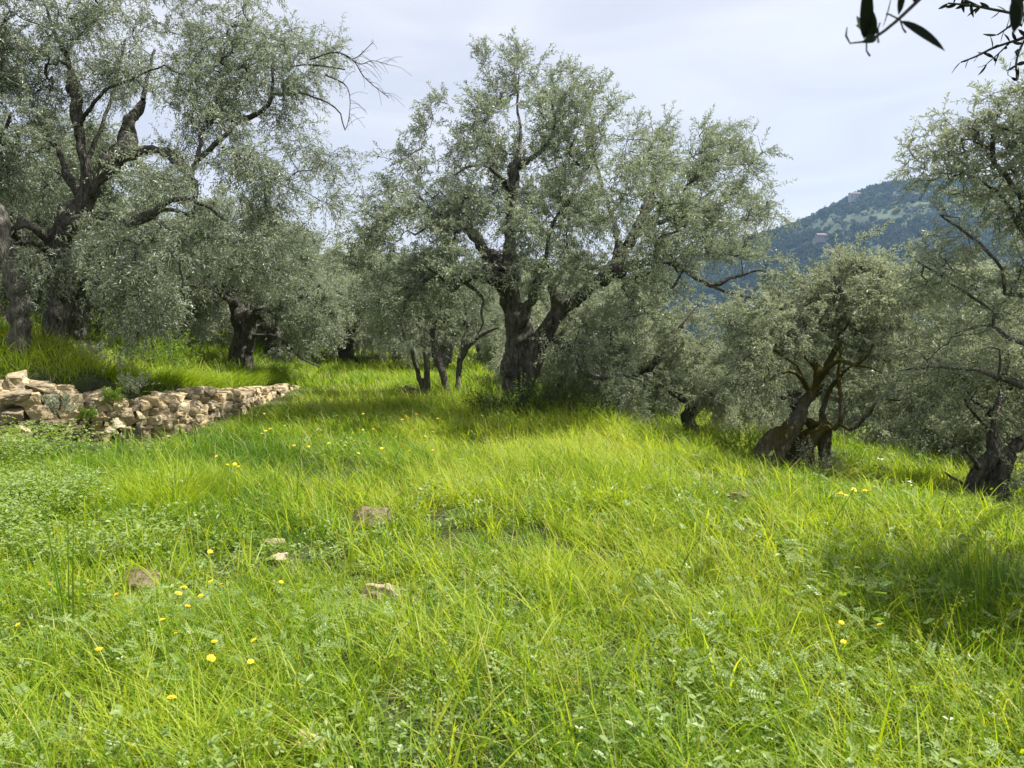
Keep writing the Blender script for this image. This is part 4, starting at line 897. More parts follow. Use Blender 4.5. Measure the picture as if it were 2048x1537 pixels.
# --- near twigs hanging in at the top right, and the bare twigs of the left crown
def big_leaf(mb, base, dr, nm, ln, wd, mi, tint, bend=0.1):
    dr = norm(dr); nm = norm(nm - dr * (nm @ dr)); sd_ = np.cross(nm, dr); ts = np.linspace(0, 1, 9); V = []
    for t_ in ts:
        c = base + dr * ln * t_ - nm * bend * ln * t_ * t_; hw = wd / 2 * math.sin(math.pi * min(1, t_ ** 0.85 + 0.0)) ** 0.75 if 0 < t_ < 1 else 0.0005
        V += [c - sd_ * hw + nm * hw * 0.3, c, c + sd_ * hw + nm * hw * 0.3]
    Fc = []
    for k in range(8):
        for q in (0, 1): a = k * 3 + q; Fc.append((a, a + 1, a + 4, a + 3))
    mb.add(V, Fc, mi, tint)
def branch_px(mb, d, pts, mi=0, sides=6): 
    C = catmull(A([list(pix(px, py, d + dd)) + [wpx / 2 * (d + dd) / F] for px, py, dd, wpx in pts]), 0.02); tube(mb, C[:, :3], C[:, 3], sides, mi)
def leaf_px(mb, d, a, b, dd0, dd1, wpx, tint, mi=1, nm=(0.1, -1.0, 0.05), bend=0.05):
    wpx = wpx * 1.15
    p = pix(*a, d + dd0); q = pix(*b, d + dd1); big_leaf(mb, p, q - p, A(nm, float), np.linalg.norm(q - p), wpx * d / F, mi, tint, bend)
d = 1.15; fm = MB()
branch_px(fm, d, [(1726, 84, 0, 5), (1752, 74, 0, 6), (1790, 45, 0, 7), (1838, 0, 0.02, 8), (1900, -60, 0.05, 9), (1990, -160, 0.15, 11), (2150, -330, 0.4, 16)])
branch_px(fm, d, [(1728, 84, 0, 4), (1700, 87, 0, 3), (1692, 72, 0, 4), (1694, 55, 0, 2)]); branch_px(fm, d, [(1733, 86, 0, 3), (1733, 102, 0, 3), (1740, 113, 0, 4)])
branch_px(fm, d, [(1755, 72, 0, 3), (1757, 86, 0, 4)]); branch_px(fm, d, [(1752, 70, 0, 2), (1760, 46, 0, 3)])
branch_px(fm, d, [(1800, 40, 0, 3), (1778, 29, 0, 3), (1772, 28, 0, 3)]); branch_px(fm, d, [(1800, 40, 0, 3), (1806, 58, 0, 3), (1812, 66, 0, 4)])
leaf_px(fm, d, (1728, 78), (1735, -40), 0, -0.05, 26, 0.1); leaf_px(fm, d, (1800, 42), (1893, 98), 0, -0.02, 24, 0.0, 1, (0.3, -0.9, 0.3)); leaf_px(fm, d, (1758, 68), (1712, 48), 0, 0.03, 20, 0.2)
leaf_px(fm, d, (1752, 74), (1728, 84), 0, -0.03, 15, 0.2); leaf_px(fm, d, (1735, 80), (1715, 30), 0, 0.02, 16, 0.3); leaf_px(fm, d, (1745, 78), (1738, 10), 0, -0.02, 20, 0.2); leaf_px(fm, d, (1765, 55), (1790, -20), 0, 0.02, 9, 0.3, 1, (0.9, -0.3, 0.2)); leaf_px(fm, d, (1797, 30), (1808, -40), 0, 0.0, 13, 0.1); leaf_px(fm, d, (1830, 8), (1822, -40), 0, 0, 12, 0.3)
leaf_px(fm, d, (2030, 62), (2036, -40), 0, 0.05, 26, 0.15); leaf_px(fm, d, (2026, 0), (2030, 66), 0, 0, 22, 0.1)
branch_px(fm, d, [(2026, 0, 0, 4), (2040, -60, 0.05, 5), (2080, -200, 0.25, 8), (2150, -330, 0.4, 16)])
r = np.random.default_rng(15); S = A([1.75, 1.2, 3.2]) + r.normal(0, 1, (150, 3)) * A([0.42, 0.35, 0.25])      # unseen leaves on this twig's bough, added above the camera to shade it
shoot(fm, S, norm(r.normal(size=(150, 3)) + A([0, 0, -0.2])), r.uniform(0.2, 0.4, 150), r.uniform(0.02, 0.15, 150), 9, 0.07, 0.018, r)
branch_px(fm, d, [(2150, -330, 0.4, 16), (2300, -900, 0.4, 26), (2500, -1500, 0.3, 34)])
root = empty('olive_branch', pix(1838, 0, d), 'blurred olive twig in shade-dark colour hanging close in at the top right', 'branch')
fm.build('twig', [M_TWIG, M_LEAF_SHADE], root, pix(1838, 0, d))
d = 4.2; fm = MB(); r = np.random.default_rng(5)
SEG = [[(2110, 40, 0, 9), (2048, 75, 0, 7), (2020, 85, 0, 5), (1985, 97, 0, 5), (1955, 112, 0, 4), (1922, 125, 0, 3)], [(2110, 10, 0, 8), (2048, 28, 0, 6), (2000, 22, 0, 5), (1960, 14, 0, 5), (1930, 10, 0, 4), (1896, 7, 0, 3)],
       [(2060, 60, 0.1, 5), (2040, 100, 0.1, 4), (2032, 130, 0.1, 4), (2036, 160, 0.1, 3)], [(2020, 85, 0, 3), (2000, 105, 0, 3), (1974, 128, 0, 2)], [(2100, -20, 0.2, 6), (2060, -10, 0.2, 5), (1950, -25, 0.2, 4)], [(1960, 14, 0, 4), (1925, -3, 0, 4), (1900, -25, 0, 3)], [(2048, 30, 0, 4), (2010, 60, 0.1, 4), (1995, 70, 0.1, 3)],
       [(2110, 40, 0, 9), (2200, -30, 0.2, 16), (2330, -200, 0.5, 26)]]
for sg in SEG:
    branch_px(fm, d, sg)
    C = catmull(A([list(pix(px, py, d + dd)) for px, py, dd, wpx in sg]), 0.045)
    if sg is SEG[-1]: continue
    for c in C[1:]:
        for sgn in (-1, 1):
            if r.random() < 0.12: continue
            dr = norm(A([sgn * r.uniform(-0.3, 0.8), r.normal(0, 0.4), r.uniform(-0.9, 0.9)]) + A([-0.3, 0, 0])); big_leaf(fm, c, dr, r.normal(size=3), r.uniform(0.05, 0.08), r.uniform(0.016, 0.022), 1, r.uniform(0, 0.6))
o = empty('olive_branch', pix(2200, -30, d + 0.2), 'olive sprays with small leaves in shade-dark colour at the top right corner', 'branch')
fm.build('twig', [M_TWIG, M_LEAF_SHADE], o, pix(2200, -30, d + 0.2))
# bare twigs
d = D1 - 0.4; fm = MB(); r = np.random.default_rng(8)
main = [[(620, 120, 0, 7), (670, 105, 0, 5), (705, 120, 0, 4), (725, 150, 0, 3.5), (745, 170, 0, 3), (778, 196, 0, 2)], [(650, 150, 0, 6), (690, 170, 0.1, 4), (700, 200, 0.1, 3), (697, 240, 0.1, 2.5), (690, 262, 0.1, 2)], [(690, 112, 0, 4), (720, 128, 0, 3), (745, 122, 0, 2.5), (777, 130, 0, 2)], [(700, 120, 0, 4), (718, 112, 0, 3), (747, 84, 0, 2)]]
for mn in main:
    branch_px(fm, d, [(a, b, c, e * 0.55) for a, b, c, e in mn], 0, 4)
    C = catmull(A([list(pix(px, py, d + dd)) for px, py, dd, wpx in mn]), 0.05)
    for c in C[3:]:
        if r.random() < 0.75:
            e = c + A([r.uniform(-0.05, 0.3), r.normal(0, 0.15), r.uniform(-0.22, 0.12)]); mm = (c + e) / 2 + A([0, 0, 0.04]); tube(fm, catmull(A([c, mm, e]), 0.08), np.linspace(0.0035, 0.002, len(catmull(A([c, mm, e]), 0.08))), 3, 0)
o = empty('bare_branch', pix(620, 120, d), 'bare leafless twigs sticking out of the arching limb olive against the sky', 'branch')
fm.build('twig', [M_TWIG], o, pix(620, 120, d))

# ------------------------------------------------------------------ grass
GM = MB(); HM = MB()
def in_view(x, y, mrg=1.28):
    return (np.abs(x) < 0.70 * y * mrg + 0.8)
def blades(x, y, h, wd, az, lean, curl, nseg, tint, mb=None, mi=0, zoff=-0.03):
    n = len(x); z = ter(x, y) + zoff
    t_ = np.linspace(0, 1, nseg + 1)[None]
    hz = h[:, None] * (lean[:, None] * t_ + curl[:, None] * t_ ** 2)
    vz = h[:, None] * (t_ - 0.45 * np.clip(curl, 0, 1.3)[:, None] * t_ ** 2.4 - 0.15 * np.abs(lean)[:, None] * t_)
    cx = x[:, None] + np.cos(az)[:, None] * hz; cyy = y[:, None] + np.sin(az)[:, None] * hz; cz = z[:, None] + vz
    tw = az + math.pi / 2 + rng.normal(0, 0.6, n)
    wv = wd[:, None] * (1 - t_ ** 1.8) * 0.5 + 0.0003
    wx = np.cos(tw)[:, None] * wv; wy = np.sin(tw)[:, None] * wv
    Lf = np.stack([cx - wx, cyy - wy, cz], 2); Rt = np.stack([cx + wx, cyy + wy, cz], 2)
    V = np.stack([Lf[:, :-1], Rt[:, :-1]], 2).reshape(n, -1, 3); tip = np.stack([cx[:, -1:], cyy[:, -1:], cz[:, -1:]], 2)
    V = np.concatenate([V, tip], 1); m_ = V.shape[1]; b = (np.arange(n) * m_)[:, None]
    tgt = mb or GM; off = tgt.n
    tgt.v.append(V.reshape(-1, 3)); tgt.t.append(np.repeat(tint, m_)); tgt.n += n * m_
    if nseg > 1:
        Fq = np.concatenate([b + A([2 * k, 2 * k + 1, 2 * k + 3, 2 * k + 2]) for k in range(nseg - 1)]); tgt.f.append((Fq + off, mi, True))
    tgt.f.append((b + A([2 * nseg - 2, 2 * nseg - 1, 2 * nseg]) + off, mi, True))

WD = lambda x, y: polyd(x, y, WALLP)[0]
def grass_height(x, y):
    hgt = 0.225 + 0.07 * fbm2(x, y, 0.7, 2, 41) + 0.05 * fbm2(x, y, 2.3, 2, 43)
    hgt += 0.07 * fbm2(x, y, 2.2, 2, 53)
    hgt += 0.12 * np.exp(-(((x - 0.8) / 1.6) ** 2 + ((y - 6.6) / 1.5) ** 2))         # long tussocks on the crest
    hgt += 0.10 * np.exp(-(((x + 3.3) / 0.8) ** 2 + ((y - 7.0) / 0.7) ** 2))          # lush tuft at the left
    hgt += 0.07 * sm(8.5, 11, y)
    hgt += 0.05 * sm(3.6, 2.6, y)
    hgt -= 0.07 * np.exp(-(((x + 1.3) / 1.4) ** 2 + ((y - 5.0) / 1.2) ** 2))          # stony patch
    f = np.ones_like(x)
    for rx, ry, rr in ROCKXY:
        # grass stays low on and just in front of each stone
        ux, uy = -rx / math.hypot(rx, ry), -ry / math.hypot(rx, ry); a = (x - rx) * ux + (y - ry) * uy; b = np.abs((x - rx) * -uy + (y - ry) * ux)
        m_ = (b < rr * 0.95) & (a > -rr * 0.6) & (a < rr + 0.28); f = np.where(m_, 0.55, f)
    e, _ = polyd(x, y, WALLP)
    f = np.where((e > -0.95) & (e < 0) & (y < 17), np.minimum(f, 0.30), f)
    return np.clip(hgt, 0.06, 0.6) * f

def sample_band(d0, d1, dens, mrg=1.28):
    area = 0; n = int(dens * (0.7 * mrg * (d1 ** 2 - d0 ** 2) + 1.6 * (d1 - d0)))
    y = np.sqrt(rng.uniform(d0 ** 2, d1 ** 2, n)); x = rng.uniform(-1, 1, n) * (0.70 * y * mrg + 0.8)
    s, _ = polyd(x, y, WALLP); k = ~((s > -0.30) & (s < 0.38) & (y > 4) & (y < 17.5))
    for rx, ry, rr in ROCKXY: k &= np.hypot(x - rx, y - ry) > rr * 0.75
    return x[k], y[k]

def scatter(d0, d1, tufts, per, wd, nseg, spread):
    x, y = sample_band(d0, d1, tufts)
    n = len(x); H = grass_height(x, y); kind = fbm2(x, y, 0.9, 3, 51)
    gap = fbm2(x, y, 2.2, 2, 53)
    thin = rng.random(n) < np.clip(0.80 + 0.8 * kind + 0.8 * gap, 0.18, 1)                        # uneven cover
    x, y, H, kind = x[thin], y[thin], H[thin], kind[thin]; n = len(x)
    X_ = np.repeat(x, per); Y_ = np.repeat(y, per); az = rng.uniform(0, 6.283, n * per); rr = spread * rng.random(n * per) ** 0.7
    X_ = X_ + np.cos(az) * rr; Y_ = Y_ + np.sin(az) * rr
    wind = 2.6 + 0.6 * np.repeat(kind, per)
    az = np.where(rng.random(n * per) < 0.35, wind + rng.normal(0, 0.5, n * per), az)
    h = np.repeat(H * rng.uniform(0.75, 1.25, n), per) * rng.uniform(0.5, 1.25, n * per) * 1.15
    lean = rng.uniform(0.05, 0.5, n * per); curl = rng.uniform(0.1, 1.1, n * per)
    hue = fbm2(X_, Y_, 0.35, 3, 61) + 0.7 * fbm2(X_, Y_, 1.5, 2, 67)
    tint = np.clip(0.49 + 0.30 * hue + np.repeat(rng.normal(0, 0.13, n), per) + rng.normal(0, 0.15, n * per), 0.02, 0.9)
    dry = rng.random(n * per) < 0.05 + 0.06 * (kind.repeat(per) < -0.2); tint = np.where(dry, rng.uniform(0.93, 1, n * per), tint)
    blades(X_, Y_, h, wd * rng.uniform(0.6, 1.5, n * per), az, lean, curl, nseg, tint)
scatter(1.9, 4.6, 185, 13, 0.0045, 5, 0.06)
scatter(4.6, 8.5, 140, 14, 0.006, 4, 0.08)
scatter(8.5, 14, 75, 14, 0.009, 3, 0.12)
scatter(14, 25, 26, 12, 0.017, 2, 0.18)
scatter(25, 45, 4, 12, 0.04, 2, 0.3)
# wall-top fringe hanging over the stones
ss = rng.uniform(cum[1] + 1, cum[8], 9000); wp = A([wall_at(q)[0] for q in ss]); we = A([wall_at(q)[1] for q in ss])
off = rng.uniform(0.22, 0.8, 9000); fx = wp[:, 0] - we[:, 1] * off; fy = wp[:, 1] + we[:, 0] * off
clump = fbm2(fx, fy, 1.6, 2, 71); kk = clump > -0.15 + 0.3 * (off < 0.3); fx, fy, we = fx[kk], fy[kk], we[kk]; nn_ = len(fx)
blades(fx, fy, rng.uniform(0.18, 0.5, nn_), rng.uniform(0.005, 0.011, nn_), np.arctan2(-we[:, 0], we[:, 1]) + rng.normal(0, 0.7, nn_), rng.uniform(0.1, 0.6, nn_), rng.uniform(0.4, 1.2, nn_), 4, np.clip(rng.normal(0.45, 0.2, nn_), 0, 1))
# tall broad blades scattered in the foreground
x, y = sample_band(2.0, 7.0, 34); n = len(x); cl = fbm2(x, y, 1.4, 2, 81) > -0.1; x, y = x[cl], y[cl]; n = len(x)
X_ = np.repeat(x, 5) + rng.normal(0, 0.03, n * 5); Y_ = np.repeat(y, 5) + rng.normal(0, 0.03, n * 5)
blades(X_, Y_, rng.uniform(0.20, 0.46, n * 5), rng.uniform(0.007, 0.014, n * 5), rng.uniform(0, 6.28, n * 5), rng.uniform(0.05, 0.35, n * 5), rng.uniform(0.05, 0.9, n * 5), 6, np.clip(rng.normal(0.62, 0.2, n * 5), 0, 0.92))
# flowering stalks: thin stems with a loose panicle
x, y = sample_band(2.0, 5.0, 22); n = len(x); h = rng.uniform(0.3, 0.55, n); az = rng.uniform(0, 6.28, n); ln_ = rng.uniform(0.05, 0.3, n); cu = rng.uniform(0, 0.25, n)
blades(x, y, h, np.full(n, 0.003), az, ln_, cu, 4, np.clip(rng.normal(0.75, 0.1, n), 0, 0.92))
z = ter(x, y)
for rep in range(26):
    t_ = rng.uniform(0.68, 1.0, n); hz = h * (ln_ * t_ + cu * t_ ** 2); vz = h * (t_ - 0.45 * cu * t_ ** 2.4 - 0.15 * ln_ * t_)
    c = np.stack([x + np.cos(az) * hz, y + np.sin(az) * hz, z + vz - 0.03], 1); a_ = norm(rng.normal(size=(n, 3)) * A([1, 1, 0.5]) + A([0, 0, 0.7])) * rng.uniform(0.008, 0.022, (n, 1)); b_ = norm(np.cross(a_, rng.normal(size=(n, 3)))) * 0.0013
    V = np.stack([c, c + a_ * 0.6 + b_, c + a_, c + a_ * 0.6 - b_], 1); GM.add(V, np.arange(n * 4).reshape(n, 4), 0, np.repeat(np.clip(rng.normal(0.86, 0.06, n), 0, 0.96), 4))
o = GM.build('grass', M_GRASS); tag(o, 'bright spring grass growing over the terraces', 'grass', None, 'stuff')

# broad leaved herbs (clover, vetch) low in the foreground
def leaflets(c, dr, nm, ln, wd, tint, mb):
    """six sided leaflets, folded on the midrib"""
    dr = norm(dr); nm = norm(nm - dr * (nm * dr).sum(1, keepdims=True)); sd_ = np.cross(nm, dr); n = len(c); l_ = ln[:, None]; w_ = wd[:, None] / 2
    V = np.stack([c, c + dr * l_ * 0.35 + sd_ * w_ * 0.85 + nm * w_ * 0.25, c + dr * l_ * 0.75 + sd_ * w_ * 0.9 + nm * w_ * 0.25, c + dr * l_, c + dr * l_ * 0.75 - sd_ * w_ * 0.9 + nm * w_ * 0.25, c + dr * l_ * 0.35 - sd_ * w_ * 0.85 + nm * w_ * 0.25], 1)
    b = np.arange(n)[:, None] * 6; mb.add(V, np.concatenate([b + A([0, 1, 2, 3]), b + A([0, 3, 4, 5])]), 0, np.repeat(tint, 6), False)
def clover(d0, d1, dens, size, thresh, seed, hmul=0.75):
    x, y = sample_band(d0, d1, dens); k = fbm2(x, y, 0.8, 3, seed) + 0.35 * sm(0.5, -3, x) * sm(8, 5, y) + rng.normal(0, 0.12, len(x)) > thresh; x, y = x[k], y[k]; n = len(x)
    H = grass_height(x, y) * rng.uniform(0.25, 1.0, n) * hmul; c = np.stack([x, y, ter(x, y) + H], 1); up = norm(A([0, 0, 1]) + rng.normal(0, 0.33, (n, 3))); a0 = rng.uniform(0, 6.28, n)
    sz = size * rng.uniform(0.6, 1.35, n); tb = np.clip(0.5 + 0.2 * fbm2(x, y, 0.6, 2, seed + 5) + rng.normal(0, 0.15, n), 0, 1)
    for k in range(3):
        a = a0 + k * 2.094; dr = np.stack([np.cos(a), np.sin(a), np.zeros(n)], 1); dr = norm(dr - up * (dr * up).sum(1, keepdims=True) + up * 0.15)
        leaflets(c + dr * sz[:, None] * 0.1, dr, up, sz, sz * 0.72, np.clip(tb + rng.normal(0, 0.06, n), 0, 1), HM)
    # petioles
    az = rng.uniform(0, 6.28, n); bx_ = x + rng.normal(0, 0.02, n); by_ = y + rng.normal(0, 0.02, n); b3 = np.stack([bx_, by_, ter(bx_, by_) - 0.02], 1); w3 = np.stack([np.cos(az), np.sin(az), az * 0], 1) * 0.0009
    HM.add(np.stack([b3 - w3, b3 + w3, c], 1), np.arange(n * 3).reshape(n, 3), 0, np.repeat(tb, 3))
def vetch(d0, d1, dens, seed, thresh):
    x, y = sample_band(d0, d1, dens); k = fbm2(x, y, 1.1, 3, seed) + rng.normal(0, 0.1, len(x)) > thresh; x, y = x[k], y[k]; n = len(x)
    H = grass_height(x, y) * rng.uniform(0.4, 1.1, n); c = np.stack([x, y, ter(x, y) + H], 1); az = rng.uniform(0, 6.28, n); dr = norm(np.stack([np.cos(az), np.sin(az), rng.uniform(-0.1, 0.7, n)], 1)); sd_ = norm(np.cross(dr, A([0, 0, 1.0]) + rng.normal(0, 0.3, (n, 3)))); up = np.cross(sd_, dr); up = up * np.sign(up[:, 2:3] + 1e-9)
    Lr = rng.uniform(0.04, 0.08, n); tb = np.clip(0.45 + rng.normal(0, 0.18, n), 0, 1)
    for k in range(6):
        for sg in (-1, 1): leaflets(c + dr * (Lr * (k + 0.5) / 6)[:, None], norm(sd_ * sg + dr * 0.5), up + rng.normal(0, 0.15, up.shape), Lr * 0.28, Lr * 0.13, tb, HM)
    HM.add(np.stack([c - up * 0.0008, c + up * 0.0008, c + dr * Lr[:, None]], 1), np.arange(n * 3).reshape(n, 3), 0, np.repeat(tb, 3))
clover(1.9, 4.5, 520, 0.019, 0.02, 91, 0.65); clover(4.5, 8.5, 380, 0.022, 0.2, 91, 0.65); clover(8.5, 13, 60, 0.045, 0.25, 91)
vetch(1.9, 5.0, 200, 95, 0.12); vetch(5.0, 8.0, 50, 95, 0.25)
# broad oval leaves on upright stems
x, y = sample_band(1.9, 6.5, 44); k = fbm2(x, y, 1.0, 2, 97) > 0.05; x, y = x[k], y[k]; n = len(x)
S = np.stack([x, y, ter(x, y)], 1); D_ = norm(A([0, 0, 1]) + rng.normal(0, 0.2, (n, 3))); Ln = grass_height(x, y) * rng.uniform(0.7, 1.2, n)
for k in range(9):
    t_ = rng.uniform(0.35, 1, n); a = rng.uniform(0, 6.28, n); dr = np.stack([np.cos(a), np.sin(a), rng.uniform(0, 0.7, n)], 1); leaflets(S + D_ * (Ln * t_)[:, None], dr, A([0, 0, 1.0]) + rng.normal(0, 0.3, (n, 3)), rng.uniform(0.025, 0.05, n), rng.uniform(0.012, 0.024, n), np.clip(rng.normal(0.6, 0.2, n), 0, 1), HM)
# small leaved herb bank at the left edge in front of the wall
n = 17000; y = rng.uniform(4.5, 9.0, n); x = -0.70 * y + rng.normal(0, 1, n) * 0.75 - 0.25; s, _ = polyd(x, y, WALLP); k = (s < -0.75) & in_view(x, y) & (x < -2.2) & (fbm2(x, y, 1.1, 3, 98) + rng.normal(0, 0.15, n) - 0.55 * sm(-5.2, -2.6, x) * 1.4 > -0.35); x, y = x[k], y[k]; n = len(x)
hh = (0.32 + 0.20 * fbm2(x, y, 1.7, 3, 99)) * rng.random(n) ** 0.5; c = np.stack([x, y, ter(x, y) + hh], 1)
for k in range(3):
    a = rng.uniform(0, 6.28, n); leaflets(c + rng.normal(0, 0.012, (n, 3)), np.stack([np.cos(a), np.sin(a), rng.uniform(-0.1, 0.6, n)], 1), A([0, 0, 1.0]) + rng.normal(0, 0.35, (n, 3)), (0.016 + 0.034 * rng.random(n) ** 2), (0.009 + 0.018 * rng.random(n)), np.clip(rng.normal(0.60, 0.24, n), 0, 1), HM)
o = HM.build('meadow_herbs', M_HERB); tag(o, 'low clover and vetch leaves mixed through the grass', 'herbs', None, 'stuff')

# ------------------------------------------------------------------ single plants
def shrub(loc, rad, hgt, nst, label, name='shrub', seed=0, leaf=0.04, wid=0.02, pairs=8, mat=M_SHRUB, cat='shrub', group=None):
    r = np.random.default_rng(seed); loc = A(loc); fm = MB(); a = r.uniform(0, 6.28, nst); q = np.sqrt(r.random(nst)) * rad
    S = np.stack([loc[0] + np.cos(a) * q, loc[1] + np.sin(a) * q, loc[2] - 0.02 + r.random(nst) * hgt * 0.55], 1); D_ = norm(np.stack([np.cos(a) * 0.5, np.sin(a) * 0.5, np.full(nst, 1.0)], 1) + r.normal(0, 0.3, (nst, 3)))
    Ln = hgt * r.uniform(0.3, 0.7, nst); shoot(fm, S, D_, Ln, Ln * 0.25 * r.random(nst), pairs, leaf, wid, r)
    n0 = max(3, nst // 12)
    for k in range(n0): tube(fm, A([[*loc[:2], loc[2] - 0.05], (A([*loc[:2], loc[2]]) + S[k]) / 2 + r.normal(0, 0.02, 3), S[k]]), [0.008, 0.006, 0.004], 4, 0)
    root = empty(name, loc, label, cat, group); fm.build('foliage', [M_TWIG, mat], root, loc); return root
def g3(x, y): return (x, y, float(ter(x, y)))
p = pix(1000, 835, 11.6); shrub(g3(p[0] - 0.05, 11.55), 0.35, 0.55, 150, 'dark bramble at the left foot of the big split olive', 'bramble', 1)
p = pix(1110, 820, 11.7); shrub(g3(p[0], 11.65), 0.40, 0.75, 170, 'leafy suckers at the right foot of the big split olive', 'bramble', 2, 0.045, 0.014)
p = pix(1180, 840, 11.9); shrub(g3(p[0], 11.8), 0.35, 0.5, 130, 'low dark bush right of the big split olive', 'bramble', 3)
shrub((*base_at(1045, 800, 11.45)[:2], base_at(1045, 800, 11.45)[2]), 0.12, 0.75, 45, 'thin pale shoots climbing the front of the big split trunk', 'bramble', 4, 0.04, 0.02, 6, M_HERB)
shrub(g3(*base_at(1640, 940, 9.6)[:2]), 0.22, 0.6, 70, 'leafy shoots sprouting at the foot of the mossy olive', 'sucker_shoots', 5, 0.045, 0.012, 7, M_LEAFP)
shrub(g3(*base_at(1480, 870, 10.6)[:2]), 0.4, 0.6, 150, 'pale bush at the left side of the mossy olive', 'shrub', 6, 0.04, 0.016, 8, M_HERB)
shrub(g3(*base_at(170, 705, 11.3)[:2]), 0.25, 0.35, 70, 'grey green bush at the foot of the arching limb olive', 'shrub', 7, 0.05, 0.016, 8, M_LEAFP)
shrub(g3(*base_at(310, 690, 13.5)[:2]), 0.5, 0.8, 200, 'yellow green bush on the terrace behind the wall', 'shrub', 8, 0.05, 0.02, 8, M_HERB)
shrub(g3(*base_at(270, 690, 12.5)[:2]), 0.3, 0.3, 70, 'dry brownish bush on the terrace bank', 'shrub', 9, 0.05, 0.018, 8, M_SHRUB)
for px, py, dd, sc_, lab, sd_, mt in ((120, 830, 8.85, 0.16, 'small green weed hanging on the wall face between big stones', 21, M_LEAFP), (175, 838, 9.15, 0.09, 'little yellow green weed low on the wall face', 22, M_HERB), (225, 805, 9.4, 0.12, 'small leafy weed near the top of the wall face', 23, M_HERB), (268, 790, 9.7, 0.2, 'grey leafed plant on top of the wall corner', 24, M_LEAFP), (345, 820, 10.4, 0.16, 'green tuft rooted in the wall corner', 25, M_HERB)):
    p = pix(px, py, dd); e = shrub(p, sc_ * 0.6, sc_ * 2.0, 45, lab, 'wall_weed', sd_, 0.035, 0.014, 7, mt, 'plant', 'weeds on the stone wall')
# tall reed stalks at the left and the dark tussock at the right
def tuft(x, y, n, h0, h1, w0, w1, spread, label, name, tm, seed, lean=0.35, cat='grass tuft'):
    rr = np.random.default_rng(seed); mb = MB(); a = rr.uniform(0, 6.28, n); q = spread * rr.random(n) ** 0.7
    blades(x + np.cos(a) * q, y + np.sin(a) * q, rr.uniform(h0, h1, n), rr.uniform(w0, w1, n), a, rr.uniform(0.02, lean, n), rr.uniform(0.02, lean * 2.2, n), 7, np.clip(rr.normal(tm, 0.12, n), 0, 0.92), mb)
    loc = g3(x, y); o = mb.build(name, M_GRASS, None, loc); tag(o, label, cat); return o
p = hit(135, 1270, 0.0); tuft(p[0], p[1], 9, 0.55, 1.05, 0.007, 0.012, 0.09, 'tall upright reed grass standing alone at the left', 'reed_grass', 0.3, 1, 0.08)
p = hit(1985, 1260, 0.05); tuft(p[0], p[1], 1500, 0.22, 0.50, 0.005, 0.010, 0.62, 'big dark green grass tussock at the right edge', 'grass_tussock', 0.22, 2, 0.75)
p = hit(350, 1010, 0.0); tuft(p[0], p[1], 900, 0.25, 0.48, 0.004, 0.008, 0.42, 'lush bright grass tussock below the stone wall', 'grass_tussock', 0.6, 3, 0.4)
p = hit(1230, 1010, 0.0); tuft(p[0], p[1], 500, 0.25, 0.45, 0.004, 0.008, 0.32, 'long bladed grass tussock on the crest of the meadow', 'grass_tussock', 0.65, 4, 0.5)

# yellow flowers
M_YEL = plain('yellow_petals', (0.85, 0.60, 0.012), 0.6); M_ORA = plain('orange_centre', (0.7, 0.38, 0.01), 0.7); M_STEM = plain('flower_stem', (0.10, 0.18, 0.03), 0.6)
def flower():
    root = empty('yellow_flower', (0, 0, 0), 'yellow flower', 'flower', 'yellow flowers in the meadow'); mb = MB(); rr = np.random.default_rng(2)
    for ring, (n, ln, el) in enumerate(((14, 0.019, 0.25), (10, 0.013, 0.6))):
        for k in range(n):
            a = k * 6.283 / n + ring * 0.2 + rr.normal(0, 0.05); dr = A([math.cos(a), math.sin(a), el]); big_leaf(mb, A([0, 0, 0.001 * ring]) + dr * 0.002, dr, A([0, 0, 1.0]), ln * rr.uniform(0.9, 1.1), 0.0058, 0, 0.5, 0.12)
    mb.build('petals', M_YEL, root)
    mb = MB(); tube(mb, A([[0, 0, -0.004], [0, 0, 0.001], [0, 0, 0.005]]), [0.004, 0.006, 0.003], 8); mb.build('centre', M_ORA, root)
    mb = MB(); tube(mb, A([[0.02, 0.01, -0.44], [0.012, 0.006, -0.2], [0.002, 0, -0.06], [0, 0, -0.003]]), [0.0016, 0.0016, 0.0014, 0.002], 5); mb.build('stem', M_STEM, root)
    return root
f0 = flower(); first = True; rf = random.Random(9)
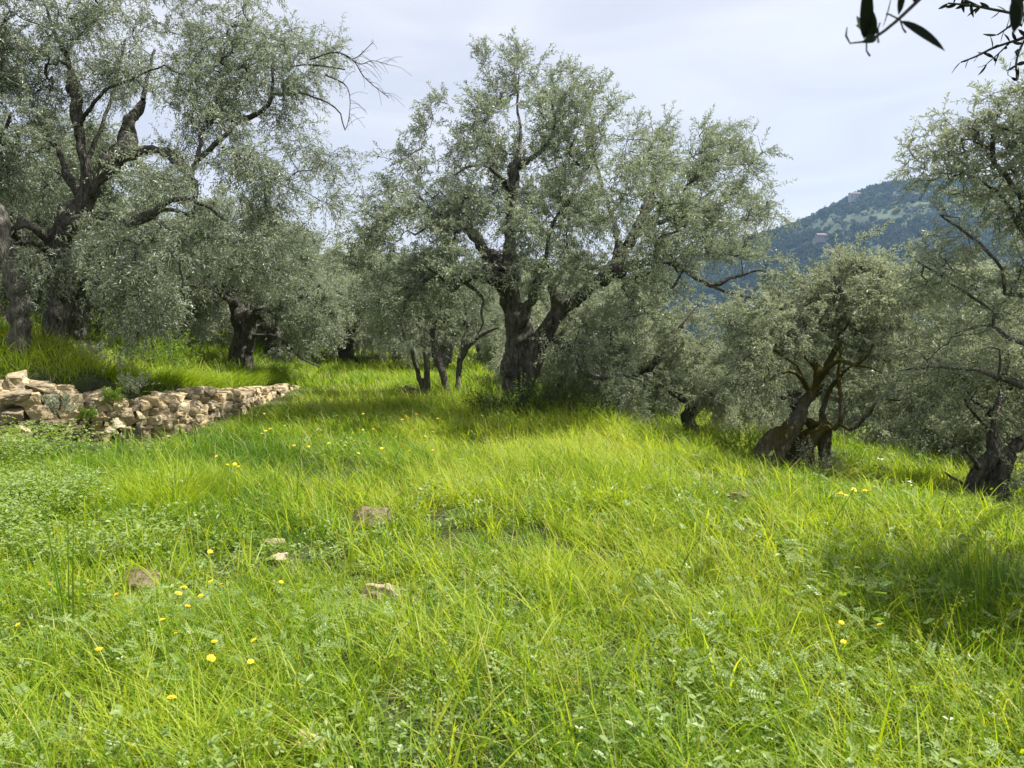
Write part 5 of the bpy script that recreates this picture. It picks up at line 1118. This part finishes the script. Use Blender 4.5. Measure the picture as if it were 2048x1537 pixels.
FL = [((100, 1171), 'single yellow flower low at the left by the reed grass'), ((36, 1250), 'yellow flower nearest the left edge of the meadow'), ((233, 1190), 'yellow flower right of the reed grass, below the dark stone'),
      ((420, 1104), 'lone yellow flower left of the pair of flat stones'), ((562, 1165), 'yellow flower left of the rounded cream stone'), ((512, 1000), 'yellow flower in the open grass left of the angular brown stone'),
      ((1683, 1246), 'yellow flower left of the two beside the dark tussock, the upper one'), ((1759, 1250), 'yellow flower closest to the dark tussock at the right'), ((1687, 1284), 'yellow flower below its neighbour near the dark tussock'), ((198, 1299), 'yellow flower among clover below the reed grass')]
for q in ((357, 1188), (367, 1176), (375, 1213), (401, 1193), (422, 1164), (442, 1170)): FL.append((q, 'yellow flower in the loose bunch between the reed grass and the cream stone'))
for q in ((325, 1240), (351, 1268), (429, 1284), (508, 1281), (422, 1317), (501, 1324), (458, 1304), (343, 1396)): FL.append((q, 'yellow flower scattered in the clover of the left foreground'))
for q in ((455, 930), (463, 926), (477, 934), (433, 913), (470, 929)): FL.append((q, 'yellow flower in the close cluster on the shaded grass below the wall'))
for q in range(46):
    FL.append(((rf.uniform(520, 1010), rf.triangular(800, 915, 880)), 'small yellow flower dotted over the shaded grass before the young olive'))
for q in range(10): FL.append(((rf.uniform(1675, 1750), rf.uniform(975, 992)), 'small yellow flower in the patch below the mossy olive'))
for q in ((5, 670), (14, 673), (82, 668), (92, 664), (98, 672), (132, 668), (128, 676), (185, 690), (252, 692), (262, 696)): FL.append((q, 'small yellow flower on the terrace top behind the wall'))
for (px, py), lab in FL:
    hgt = rf.uniform(0.26, 0.36) if py > 1000 else rf.uniform(0.32, 0.42); p = hit(px, py, hgt)
    sc_ = rf.uniform(0.6, 0.9) if py > 1000 else rf.uniform(0.65, 0.95)
    rot = (rf.uniform(-0.5, 0.5), rf.uniform(-0.4, 0.4), rf.uniform(0, 6.28))
    if first: o = f0; first = False; o['label'] = lab
    else: o = dup(f0, lab)
    o.location = p; o.rotation_euler = rot; o.scale = (sc_,) * 3
